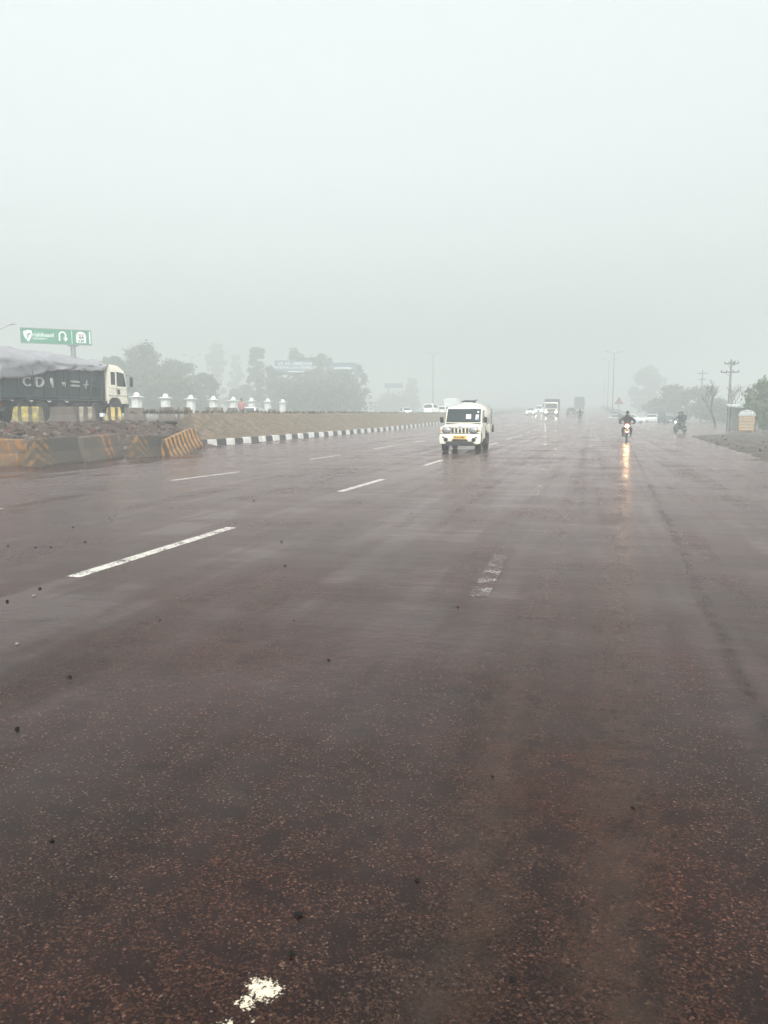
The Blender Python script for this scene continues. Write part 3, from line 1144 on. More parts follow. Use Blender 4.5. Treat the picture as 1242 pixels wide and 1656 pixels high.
        b = MB()
        b.lathe([(.05, .0), (.05, -.025), (.03, -.035), (.005, -.036)], 'Y', (s_*.665, -.03, .645), 14)
        b.build('reflector', M['chrome'], t, True)
    # grille: five slots in chrome surrounds
    gr = MB()
    sl_ = MB()
    for x_ in (-.30, -.155, -.005, .145, .29):
        gr.box((x_-.058, .055, .80), (x_+.058, .085, 1.015), .015)
        sl_.box((x_-.045, .045, .81), (x_+.045, .058, 1.003), .006)
    go = gr.build('grille', M['cream'], t)
    sl_.build('slot', M['ink'], go)
    b = MB()
    b.box((-.045, .038, .93), (.045, .05, 1.01), .01)
    b.lathe([(.06, .06), (.06, .045)], 'Y', (0, 0, 1.035), 14)
    b.build('badge', M['chrome'], go)
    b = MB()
    b.box((-.73, .062, 1.005), (.73, .10, 1.032), .004)  # bonnet gap, drawn thicker to carry the bonnet's dark reflection
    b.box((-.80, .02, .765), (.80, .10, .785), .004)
    b.build('gap_and_reflection', M['ink'], t)
    # wrap-round bumper with dropped corners
    b = MB()
    prof = [(-.83, .42), (-.80, .36), (-.62, .35), (-.50, .46), (.50, .46), (.62, .35), (.80, .36), (.83, .42), (.84, .62), (.82, .745), (.60, .765), (-.60, .765), (-.82, .745), (-.84, .62)]
    b.prism(prof, -.03, .34, .03, 0, 1)
    bu = b.build('bumper', M['cream'], t, True)
    b = MB()
    b.box((-.32, -.045, .475), (.32, -.02, .555), .012)
    b.box((-.60, -.02, .28), (.60, .30, .455), .03)
    b.build('air_intake', M['ink'], bu)
    b = MB()
    b.box((-.265, -.052, .575), (.265, -.03, .70), .006)
    pl = b.build('number_plate', M['plate_y'], t)
    b = MB()
    x_ = -.22
    for k, w_ in enumerate((.035, .035, 0, .035, .035, 0, .035, 0, .035, .035, .035, .035)):
        if w_:
            b.box((x_, -.056, .605), (x_+.026, -.0525, .67))
            x_ += .037
        else:
            x_ += .022
    b.build('lettering', M['ink'], pl)
    for s_ in (-1, 1):
        wheel(t, (s_*.685, .74, .36), .36, .235)
        wheel(t, (s_*.685, 3.75, .36), .36, .235)
    # tank on its cradle
    b = MB()
    rx, rz, zc = .80, .63, 1.44
    loops = []
    for y_, f in ((2.72, .30), (2.73, .60), (2.76, .82), (2.82, .96), (2.90, 1), (4.70, 1), (4.78, .96), (4.84, .8), (4.86, .5)):
        loops.append([(rx*f*math.cos(2*PI*k/32), y_, zc+rz*f*math.sin(2*PI*k/32)) for k in range(32)])
    b.loft(loops)
    for y_ in (3.1, 3.8, 4.5):
        l2 = [[((rx+.012)*math.cos(2*PI*k/32), yy, zc+(rz+.012)*math.sin(2*PI*k/32)) for k in range(32)] for yy in (y_, y_+.05)]
        b.loft(l2)
    tk = b.build('tank', M['tank'], t, True)
    b = MB()
    b.lathe([(.20, 2.02), (.20, 2.12), (.16, 2.15)], 'Z', (.02, 3.5, 0), 18)
    b.tube([(-.30, 3.3, 2.09), (-.25, 3.3, 2.15), (.20, 3.4, 2.15), (.32, 3.5, 2.19)], .025, 8)
    b.tube([(.22, 3.35, 2.02), (.26, 3.35, 2.16)], .022, 8)
    b.box((-.36, 3.25, 2.10), (-.14, 3.4, 2.15), .015)
    b.build('hatch', M['dark_steel'], tk)
    b = MB()
    b.box((-.80, 2.68, .74), (.80, 4.88, .86), .02)
    for y_ in (2.8, 3.5, 4.3):
        b.box((-.78, y_, .86), (.78, y_+.10, 1.0), .01)
    b.build('cradle', M['dark_steel'], t)
    b = MB()
    for y_ in (4.55, 4.85):
        b.tube([(.86, y_, .72), (.86, y_, 1.80), (.70, y_, 2.0)], .024, 8)
    for k in range(5):
        b.tube([(.86, 4.55, .9+.2*k), (.86, 4.85, .9+.2*k)], .018, 6)
    b.build('ladder', M['steel'], t)
    b = MB()
    b.box((.63, 3.28, .76), (.92, 4.2, 1.10), .02)
    b.box((.925, 3.6, .74), (.955, 4.1, 1.08), .01)
    b.build('tool_box', M['tank'], t)
    b = MB()
    b.lathe([(.17, 0), (.17, .10), (.06, .11)], 'X', (.935, 3.85, .93), 16)
    b.build('hose_drum', M['black'], t)
    for s_ in (-1, 1):
        b = MB()
        b.box((s_*.58, 4.2, .28), (s_*.80, 4.22, .72), .005)
        b.build('mud_flap', M['black'], t)


pickup()


# ------------------------------------------------------------------ people
def skin_body(name, J, E, parent, mats, pick, loc=(0, 0, 0), sub=2):
    me = bpy.data.meshes.new(name)
    keys = list(J)
    idx = {k: i for i, k in enumerate(keys)}
    me.from_pydata([J[k][0] for k in keys], [(idx[a], idx[c]) for a, c in E], [])
    o = bpy.data.objects.new(name, me)
    C.objects.link(o)
    sk = o.modifiers.new('s', 'SKIN')
    sk.use_smooth_shade = True
    lay = me.skin_vertices[0].data if me.skin_vertices else None
    if lay is None:
        bm = bmesh.new()
        bm.from_mesh(me)
        bm.verts.layers.skin.verify()
        bm.to_mesh(me)
        bm.free()
        lay = me.skin_vertices[0].data
    for k in keys:
        r = J[k][1]
        lay[idx[k]].radius = r if isinstance(r, tuple) else (r, r)
        lay[idx[k]].use_root = (k == keys[0])
    ss = o.modifiers.new('b', 'SUBSURF')
    ss.levels = ss.render_levels = sub
    bpy.context.view_layer.update()
    m2 = bpy.data.meshes.new_from_object(o.evaluated_get(bpy.context.evaluated_depsgraph_get()))
    bpy.data.objects.remove(o)
    m2.name = name
    m2.materials.clear()
    for m in mats:
        m2.materials.append(m)
    names = keys
    for f in m2.polygons:
        c = f.center
        best = min(names, key=lambda k: (Vector(J[k][0])-c).length-(J[k][1] if not isinstance(J[k][1], tuple) else J[k][1][0])*.3)
        f.material_index = pick(best)
        f.use_smooth = True
    q = bpy.data.objects.new(name, m2)
    C.objects.link(q)
    q.parent = parent
    q.location = loc
    return q


def rider(label, loc, rz, jacket, trousers, lean=0.0, back=0.0, hold=True, cap='cap', pack=False):
    """seated on a motorcycle whose front axle is at the local origin and which faces local -Y"""
    t = thing('person', label, 'person', loc, rz, rot=(0, lean, rz))
    dy = back
    J = {'pelvis': ((0, .86+dy, .86), (.155, .13)), 'belly': ((0, .84+dy, 1.03), (.15, .12)), 'chest': ((0, .79+dy, 1.24), (.205, .14)),
         'neck0': ((0, .75+dy, 1.395), (.085, .08)), 'neck': ((0, .73+dy, 1.45), .052), 'head0': ((0, .71+dy, 1.53), (.068, .08)), 'head': ((0, .705+dy, 1.62), (.072, .09)), 'crown': ((0, .71+dy, 1.69), (.05, .06))}
    E = [('pelvis', 'belly'), ('belly', 'chest'), ('chest', 'neck0'), ('neck0', 'neck'), ('neck', 'head0'), ('head0', 'head'), ('head', 'crown')]
    for s_, n in ((-1, 'l'), (1, 'r')):
        hx = .34 if hold else .20
        hy = .33 if hold else .52+dy
        hz = 1.045 if hold else 1.0
        J['sh'+n] = ((s_*.22, .78+dy, 1.345), .088)
        J['el'+n] = ((s_*(.42 if hold else .33), (.58 if hold else .80)+dy*.5, 1.14), .058)
        J['wr'+n] = ((s_*hx, hy, hz), .036)
        J['hp'+n] = ((s_*.10, .80+dy, .84), .105)
        J['kn'+n] = ((s_*.235, .40+dy, .73), .078)
        J['an'+n] = ((s_*.20, .66+dy, .37), .052)
        J['to'+n] = ((s_*.22, .46+dy, .335), (.045, .03))
        E += [('chest', 'sh'+n), ('sh'+n, 'el'+n), ('el'+n, 'wr'+n), ('pelvis', 'hp'+n), ('hp'+n, 'kn'+n), ('kn'+n, 'an'+n), ('an'+n, 'to'+n)]

    def pick(k):
        if k in ('head', 'head0', 'crown', 'neck'):
            return 2
        if k[:2] in ('hp', 'kn') or k == 'pelvis':
            return 1
        if k[:2] in ('an', 'to'):
            return 3
        return 0
    body = skin_body('body', J, E, t, [M[jacket], M[trousers], M['skin'], M['shoe']], pick)
    b = MB()
    y = .705+dy
    b.ball((0, y+.012, 1.665), (.098, .118, .085), 0, 2)
    if cap == 'cap':
        b.box((-.075, y-.19, 1.655), (.075, y-.08, 1.672), .006)
    b.build('cap' if cap == 'cap' else 'hair', M['hair'], t, 'all')
    b = MB()                                  # hood and scarf round the neck
    b.lathe([(.135, 1.37), (.145, 1.42), (.115, 1.50), (.09, 1.53)], 'Z', (0, .75+dy, 0), 14)
    b.build('scarf', M[jacket], t, 'all')
    b = MB()                                  # facial features
    b.ball((0, y-.095, 1.585), (.014, .02, .024), 0, 1)
    b.build('nose', M['skin'], t, 'all')
    for s_ in (-1, 1):
        b = MB()
        b.ball((s_*.075, y+.01, 1.59), (.012, .024, .034), 0, 1)
        b.build('ear', M['skin'], t, 'all')
    b = MB()
    for s_ in (-1, 1):
        b.ball((s_*.032, y-.082, 1.612), (.012, .008, .008), 0, 1)
    b.box((-.026, y-.094, 1.548), (.026, y-.08, 1.556))
    b.build('eyes_and_mouth', M['hair'], t)
    for s_ in (-1, 1):                        # gloved hands: palm, four fingers round the grip, thumb
        b = MB()
        hx = s_*(.345 if hold else .20)
        hy = .30 if hold else .50+dy
        hz = 1.05 if hold else .99
        b.ball((hx, hy, hz+.0016), (.045, .042, .022), 0, 1)
        for k in range(4):
            fx = hx+(k-1.5)*.021
            ln = (.9, 1, .96, .8)[k]
            b.tube([(fx, hy-.025, hz+.012), (fx, hy-.060*ln, hz+.008), (fx, hy-.078*ln, hz-.02), (fx, hy-.05, hz-.035)], [.010, .0095, .009, .007], 6)
        b.tube([(hx-s_*.035, hy, hz), (hx-s_*.058, hy-.025, hz-.008), (hx-s_*.05, hy-.055, hz-.02)], [.011, .010, .008], 6)
        b.build('glove', M['shoe'], t, 'all')
    if pack:
        b = MB()
        b.box((-.16, .90+dy, 1.02), (.16, 1.10+dy, 1.42), .05)
        b.build('backpack', M['jacket'], t, True)
    return t


def motorcycle(label, loc, rz, paint, lamp, lean=0.0, spread=True):
    t = thing('motorcycle', label, 'motorcycle', loc, rz, rot=(0, lean, rz))

    def mw(y, nm):
        b = MB()
        b.lathe([(.245, -.035), (.285, -.045), (.305, 0), (.285, .045), (.245, .035)], 'X', (0, 0, 0), 24)
        o = b.build(nm, M['rubber'], t, True)
        o.location = (0, y, .305)
        b = MB()
        b.lathe([(.245, -.03), (.23, -.028), (.23, .028), (.245, .03)], 'X', (0, 0, 0), 24)
        for k in range(6):
            a = k*PI/3
            b.tube([(0, 0, 0), (0, math.cos(a)*.235, math.sin(a)*.235)], .014, 6)
        b.tube([(-.09, 0, 0), (.09, 0, 0)], .035, 8)
        b.build('rim', M['rim'], o)
    mw(0, 'front_wheel')
    mw(1.27, 'rear_wheel')
    b = MB()
    for s_ in (-1, 1):
        b.tube([(s_*.085, 0, .305), (s_*.085, .13, .66), (s_*.085, .27, 1.0)], [.028, .026, .022], 8)
    b.build('fork', M['steel'], t, True)
    b = MB()
    b.loft([[(x, .32*math.sin(a)*1.0, .305+.335*math.cos(a)) for x in (-.07, 0, .07)] + [(x, .315*math.sin(a), .305+.322*math.cos(a)) for x in (.07, 0, -.07)] for a in [R(q) for q in range(-50, 81, 13)]])
    b.build('mudguard', M[paint], t)
    b = MB()
    b.tube([(-.40, .44, 1.04), (-.30, .36, 1.06), (-.12, .27, 1.02), (.12, .27, 1.02), (.30, .36, 1.06), (.40, .44, 1.04)], .016, 8)
    hb = b.build('handlebar', M['dark_steel'], t, True)
    for s_ in (-1, 1):
        b = MB()
        b.tube([(s_*.30, .36, 1.055), (s_*.42, .46, 1.035)], .022, 8)
        b.build('grip', M['black'], hb)
    for s_ in (-1, 1):
        b = MB()
        b.tube([(s_*.29, .35, 1.06), (s_*.36, .33, 1.20)], .008, 6)
        b.ball((s_*.39, .33, 1.22), (.065, .02, .042), 0, 2)
        b.build('mirror', M['black'], t, True)
        b = MB()
        b.tube([(s_*.10, .14, .86), (s_*.19, .12, .86)], .012, 6)
        b.ball((s_*.20, .11, .86), (.03, .035, .025), 0, 1)
        b.build('indicator', M['sign_yellow'], t)
    b = MB()
    b.hexa([(-.10, .02, .80), (.10, .02, .80), (.12, .22, .78), (-.12, .22, .78)], [(-.13, .06, 1.04), (.13, .06, 1.04), (.12, .22, 1.06), (-.12, .22, 1.06)], .035, 0, 3)
    b.build('cowl', M[paint], t, True)
    b = MB()
    b.lathe([(.085, .0), (.08, -.03), (.05, -.045), (.005, -.05)], 'Y', (0, .035, .90), 18)
    b.build('headlight', M[lamp], t, True)
    b = MB()
    b.loft([[(w*math.cos(2*PI*k/14), y, z+h*math.sin(2*PI*k/14)) for k in range(14)] for y, w, z, h in ((.30, .05, .88, .05), (.34, .12, .88, .10), (.48, .15, .88, .115), (.62, .12, .85, .10), (.70, .06, .82, .05))])
    b.build('fuel_tank', M[paint], t, True)
    b = MB()
    b.hexa([(-.10, .66, .75), (.10, .66, .75), (.12, 1.36, .80), (-.12, 1.36, .80)], [(-.09, .66, .82), (.09, .66, .82), (.10, 1.36, .88), (-.10, 1.36, .88)], .03)
    b.build('seat', M['black'], t, True)
    b = MB()
    b.tube([(0, .27, .95), (0, .40, .55), (0, .48, .35), (0, .85, .33), (0, 1.27, .305)], .03, 8)
    b.tube([(0, .30, .85), (0, .80, .72), (0, 1.35, .78)], .025, 8)
    b.box((-.13, .45, .30), (.13, .80, .52), .03)
    b.box((-.09, .42, .52), (.09, .66, .72), .03)
    for s_ in (-1, 1):
        b.tube([(s_*.05, .60, .315), (s_*.25, .60, .315)], .016, 6)
    b.build('engine_frame', M['dark_steel'], t, True)
    b = MB()
    b.tube([(.10, .46, .45), (.12, .40, .30), (.14, .70, .25), (.16, 1.0, .30), (.17, 1.45, .38)], [.018, .02, .03, .042, .045], 10)
    b.build('exhaust', M['chrome'], t, True)
    b = MB()
    b.box((-.085, -.02, .69), (.085, -.005, .73), .003)
    b.build('number_plate', M['plate_y'], t)
    b = MB()
    b.tube([(-.20, .36, .35), (-.22, .34, .55), (.22, .34, .55), (.20, .36, .35)], .014, 8)
    b.build('crash_guard', M['steel'], t)
    return t


p = G(1013, 715.5)
rz1 = face_cam(p)*.0+R(-3)
motorcycle('red motorcycle with its headlight shining towards the camera on the wet road', (p.x, p.y, 0), rz1, 'red', 'lit_bike')
rider('person in black jacket and black cap riding the red motorcycle', (p.x, p.y, 0), rz1, 'jacket', 'trousers')
p = G(1093, 700.5)
rz2 = R(-38)
motorcycle('dark motorcycle turning with two people near the dirt verge on the right', (p.x, p.y, 0), rz2, 'green_paint', 'lit_dim', R(-6))
rider('person in dark clothes steering the turning motorcycle by the dirt verge', (p.x, p.y, 0), rz2, 'bluegrey', 'bluegrey', R(-6))
rider('person in dark clothes riding pillion with a backpack by the dirt verge', (p.x, p.y, .04), rz2, 'bluegrey', 'bluegrey', R(-6), .36, False, 'hair', True)
pz = XY(938, 108, 0)
pz.z = zr(pz.y)
motorcycle('far dark motorcycle seen faintly in the haze behind the worn lane line', pz, R(180), 'black', 'black')
rider('far person in dark clothes riding away in the haze', pz, R(180), 'jacket', 'trousers')

# person half hidden behind the bank
pp = XY(391, 60, ZS)
t = thing('person', 'person in dusty pink wrap standing behind the earth bank beside a pillar', 'person', pp, R(20))
J = {'pelvis': ((0, 0, .80), (.16, .12)), 'belly': ((0, 0, .98), (.15, .12)), 'chest': ((0, .01, 1.16), (.18, .12)), 'neck0': ((0, .0, 1.30), (.08, .07)),
     'neck': ((0, -.01, 1.36), .052), 'head0': ((0, -.03, 1.43), (.068, .08)), 'head': ((0, -.03, 1.51), (.07, .085)), 'crown': ((0, -.02, 1.57), (.05, .06))}
E = [('pelvis', 'belly'), ('belly', 'chest'), ('chest', 'neck0'), ('neck0', 'neck'), ('neck', 'head0'), ('head0', 'head'), ('head', 'crown')]
for s_, n in ((-1, 'l'), (1, 'r')):
    J.update({'sh'+n: ((s_*.19, .01, 1.25), .072), 'el'+n: ((s_*.25, .02, 1.0), .055), 'wr'+n: ((s_*.20, -.14, .86), .036), 'hd'+n: ((s_*.17, -.21, .84), .03),
              'hp'+n: ((s_*.10, 0, .74), .10), 'kn'+n: ((s_*.10, -.02, .42), .07), 'an'+n: ((s_*.10, .02, .08), .05), 'to'+n: ((s_*.11, -.13, .04), (.045, .03))})
    E += [('chest', 'sh'+n), ('sh'+n, 'el'+n), ('el'+n, 'wr'+n), ('wr'+n, 'hd'+n), ('pelvis', 'hp'+n), ('hp'+n, 'kn'+n), ('kn'+n, 'an'+n), ('an'+n, 'to'+n)]
skin_body('body', J, E, t, [M['pink'], M['bluegrey'], M['skin'], M['shoe']], lambda k: 2 if k in ('head', 'head0', 'crown', 'neck') or k[:2] == 'hd' else 3 if k[:2] in ('an', 'to') else 1 if k[:2] in ('kn', 'hp') else 0)
b = MB()
b.ball((0, -.01, 1.545), (.085, .10, .075), 0, 2)
b.build('hair', M['hair'], t, 'all')


# ------------------------------------------------------------------ the tipper lorry
def tipper():
    X0 = -26.0+-1.25
    t = thing('tipper_truck', 'dark blue grey tipper truck with white cab parked on the service road', 'truck', (X0, 40.1, ZS))
    # local: +Y is the way it faces, front bumper at y=0, right side at x=+1.25
    b = MB()
    prof = [(-1.95, .98), (-1.95, 3.02), (-1.75, 3.16), (-1.25, 3.17), (-.75, 3.08), (-.33, 2.86), (-.20, 2.66), (-.02, 1.80), (.0, 1.70), (.0, .98), (-.62, .98), (-.70, 1.16), (-1.0, 1.32), (-1.5, 1.32), (-1.75, 1.2), (-1.85, .98)]
    b.prism(prof, -1.2, 1.2, .05, 0, 0, 3)
    cab = b.build('cab', M['cream'], t, True)
    for s_ in (-1, 1):
        b = MB()
        b.slab([(s_*1.2, -1.05, 1.98), (s_*1.2, -.16, 1.98), (s_*1.2, -.36, 2.72), (s_*1.2, -1.05, 2.80)], (s_, 0, 0), .006)
        b.slab([(s_*1.2, -1.62, 2.05), (s_*1.2, -1.22, 2.05), (s_*1.2, -1.22, 2.76), (s_*1.2, -1.62, 2.76)], (s_, 0, 0), .006)
        b.build('side_window', M['glass'], t)
        b = MB()
        for (a, c) in (((-1.12, 1.15), (-1.12, 2.85)), ((-.06, 1.25), (-.10, 1.92))):
            b.slab([(s_*1.2, a[0], a[1]), (s_*1.2, a[0]+.02, a[1]), (s_*1.2, c[0]+.02, c[1]), (s_*1.2, c[0], c[1])], (s_, 0, 0), .004)
        b.slab([(s_*1.2, -1.9, 1.42), (s_*1.2, -.05, 1.42), (s_*1.2, -.05, 1.45), (s_*1.2, -1.9, 1.45)], (s_, 0, 0), .004)
        b.slab([(s_*1.2, -1.9, 1.86), (s_*1.2, -.10, 1.80), (s_*1.2, -.10, 1.815), (s_*1.2, -1.9, 1.875)], (s_, 0, 0), .004)
        b.build('door_gap', M['ink'], t)
        b = MB()
        b.box((s_*1.20, -1.05, 1.52), (s_*1.225, -.80, 1.80), .01)
        b.build('door_handle', M['black'], t)
        b = MB()
        b.tube([(s_*1.18, -.12, 2.62), (s_*1.42, .06, 2.60), (s_*1.42, .06, 1.95), (s_*1.2, -.1, 1.9)], .02, 6)
        b.box((s_*1.32, .02, 1.98), (s_*1.52, .10, 2.52), .03)
        b.build('mirror', M['black'], t)
        b = MB()
        b.box((s_*.98, -.03, 1.02), (s_*1.16, .02, 1.20), .02)
        b.build('headlight', M['lens'], t)
    b = MB()
    fn = Vector((0, .86, .18)).normalized()
    b.slab([(-1.08, .004, 1.80), (1.08, .004, 1.80), (1.04, -.19, 2.64), (-1.04, -.19, 2.64)], fn, .01)
    b.build('windscreen', M['glass'], t)
    b = MB()
    b.box((-1.22, -.35, .45), (1.22, .06, 1.0), .06)
    b.box((-1.15, -2.1, .9), (1.15, -.5, 1.14), .02)
    b.box((-.5, -10.0, .72), (.5, -.4, 1.02), .02)
    b.box((.75, -5.0, .55), (1.18, -4.0, 1.0), .06)
    b.box((-1.1, -2.35, 1.02), (1.1, -2.0, 2.6), .04)
    for y_ in (-9.9,):
        b.box((-1.2, y_-.08, .55), (1.2, y_, .75), .02)
    b.tube([(1.1, -2.18, 1.0), (1.1, -2.18, 2.9)], .07, 10)
    b.build('chassis', M['dark_steel'], t)
    # body: floor, walls with ribs, headboard
    b = MB()
    y0, y1 = -10.0, -2.5
    b.hexa([(-1.15, y0, 1.14), (1.15, y0, 1.14), (1.15, y1, 1.14), (-1.15, y1, 1.14)], [(-1.25, y0, 2.92), (1.25, y0, 2.92), (1.25, y1, 2.92), (-1.25, y1, 2.92)], .02)
    b.hexa([(-1.2, y1-.02, 1.4), (1.2, y1-.02, 1.4), (1.2, y1+.10, 1.4), (-1.2, y1+.10, 1.4)], [(-1.22, y1-.02, 3.12), (1.22, y1-.02, 3.12), (1.22, y1+.14, 3.12), (-1.22, y1+.14, 3.12)], .03)
    for s_ in (-1, 1):
        for k in range(9):
            y_ = y0+.05+(y1-y0-.2)*k/8
            b.hexa([(s_*1.15, y_, 1.16), (s_*1.22, y_, 1.16), (s_*1.22, y_+.12, 1.16), (s_*1.15, y_+.12, 1.16)] if s_ > 0 else [(-1.22, y_, 1.16), (-1.15, y_, 1.16), (-1.15, y_+.12, 1.16), (-1.22, y_+.12, 1.16)],
                   [(s_*1.24, y_, 2.9), (s_*1.32, y_, 2.9), (s_*1.32, y_+.12, 2.9), (s_*1.24, y_+.12, 2.9)] if s_ > 0 else [(-1.32, y_, 2.9), (-1.24, y_, 2.9), (-1.24, y_+.12, 2.9), (-1.32, y_+.12, 2.9)], .012, 0, 1)
        for z_, o_ in ((2.84, 1.335), (1.20, 1.235)):
            b.box((s_*1.16, y0, z_), (s_*o_, y1, z_+.11), .015)
        for k in range(4):
            b.box((s_*1.19, -3.5, 1.55+.30*k), (s_*(1.262+.017*k), -2.72, 1.585+.30*k), .005)
    b.build('tipper_body', M['truckgrey'], t, True)
    b = MB()
    for s_ in (-1, 1):
        b.tube([(s_*.9, -6.1, 1.14), (s_*.98, -5.6, .62)], .03, 6)
        b.tube([(s_*.9, -3.2, 1.14), (s_*.98, -3.65, .62)], .03, 6)
        b.tube([(s_*1.16, -8.5, 1.145), (s_*1.16, -2.9, 1.145)], .025, 6)
    b.build('underrun_guard', M['steel'], t)
    for s_ in (-1, 1):
        for y_ in (-1.3, -3.05, -5.95, -7.3, -8.65):
            wheel(t, (s_*1.02, y_, .52), .52, .34)
        for y_ in (-5.95, -7.3, -8.65):
            b = MB()
            b.lathe([(.60, -.2), (.60, .2), (.57, .2), (.57, -.2)], 'X', (0, 0, 0), 20)
            bmesh.ops.bisect_plane(b.bm, geom=b.bm.verts[:]+b.bm.edges[:]+b.bm.faces[:], plane_co=(0, 0, .05), plane_no=(0, 0, -1), clear_outer=True)
            q = b.build('mudguard', M['black'], t)
            q.location = (s_*1.02, y_, .52)
    b = MB()
    b.box((.55, -10.12, .75), (1.1, -10.08, .95), .01)
    b.box((-1.1, -10.12, .75), (-.55, -10.08, .95), .01)
    b.build('tail_light', M['tail'], t)
    sl_ = math.atan2(.10, 1.78)
    for s, y_, sz in (('C', -8.50, .64), ('D', -7.59, .68), ('I', -6.67, .68), ('II', -5.76, .34), ('=', -4.85, .95)):
        text(s, sz, M['stencil'], t, (1.205+(2.05-1.16)*.056-.0, y_, 1.93 if sz > .5 else 1.9), (PI/2, sl_*0, PI/2), th=.05, wide=1.35)
    b = MB()
    b.slab([(1.235, -4.02, 1.75), (1.235, -3.92, 1.75), (1.25, -3.80, 2.2), (1.25, -3.90, 2.2)], (1, 0, 0), .01)
    b.slab([(1.235, -4.16, 1.92), (1.235, -3.70, 1.95), (1.24, -3.70, 2.02), (1.24, -4.16, 1.99)], (1, 0, 0), .012)
    b.build('painted_mark', M['stencil'], t)
    # tarpaulin over the load
    q = thing('tarpaulin', 'crumpled grey tarpaulin draped over the load of the tipper truck', 'tarpaulin', (X0, 40.1, ZS))
    b = MB()
    ny, nx = 70, 44
    g = []
    for j in range(ny+1):
        v = j/ny
        y_ = -10.3+v*8.25
        row = []
        hem = .86*(1-v)**1.2+.12+.10*math.sin(v*9)+.07*noise.noise((v*9, 0, 3))
        ridge = 3.62-.10*math.sin(v*5)-.50*max(0, v-.45)/.55*1.0+.06*noise.noise((v*6, 2, 0))
        if v < .05:
            ridge -= (.05-v)*8
        for i in range(nx+1):
            u = -1+2*i/nx
            au = abs(u)
            sg = 1 if u >= 0 else -1
            if au < .62:
                w = au/.62
                x_ = sg*w*1.33
                z_ = 2.98+(ridge-2.98)*(1-w**2.4)
            else:
                w = (au-.62)/.38
                x_ = sg*(1.36+.03*math.sin(v*34+w*3)*w+.04*noise.noise((v*14, w*2, sg)))
                z_ = 2.98-w*hem
            f = Vector((x_*1.1, y_*1.0, z_*1.6))
            dn = noise.noise(f*.9)
            z_ += .05*noise.noise(f*1.1)
            for kx, ky, ph, am in ((2.3, .8, 0, .075), (-1.6, 1.15, 1.3, .06), (1.1, 2.0, 2.1, .05)):
                z_ += am*(1-abs(math.sin(y_*ky+x_*kx*sg+ph+dn*1.4)))**4
            fold = am*(1-abs(math.sin(y_*1.1-z_*2.2+dn*1.5)))**4
            if au > .6:
                x_ += sg*fold*1.6
            x_ += sg*.06*noise.noise((y_*1.6, z_*2.5+y_*.8, 4))*(1 if au > .5 else 0)
            if v > .94:
                k = (v-.94)/.06
                z_ += .22*k*(1-.3*au)+.05*math.sin(u*9)*k
                y_b = y_+.10*k
            else:
                y_b = y_
            row.append(b.bm.verts.new((x_, y_b, z_)))
        g.append(row)
    for j in range(ny):
        for i in range(nx):
            b.bm.faces.new((g[j][i], g[j][i+1], g[j+1][i+1], g[j+1][i]))
    # closed off at the rear
    for i in range(nx):
        a, c = g[0][i], g[0][i+1]
        b.bm.faces.new((c, a, b.bm.verts.new((a.co.x, -10.32, min(a.co.z, 2.0))), b.bm.verts.new((c.co.x, -10.32, min(c.co.z, 2.0)))))
    o = b.build('sheet', M['tarp'], q, 'all')
    so_ = o.modifiers.new('thick', 'SOLIDIFY')
    so_.thickness = .02
    b = MB()
    for k in range(3):
        v = -8.2+2.2*k
        b.tube([(1.40, v, 2.5), (1.34, v+.15, 1.9), (1.22, v+.1, 1.3)], .012, 6)
    b.build('rope', M['dark_steel'], q)


tipper()


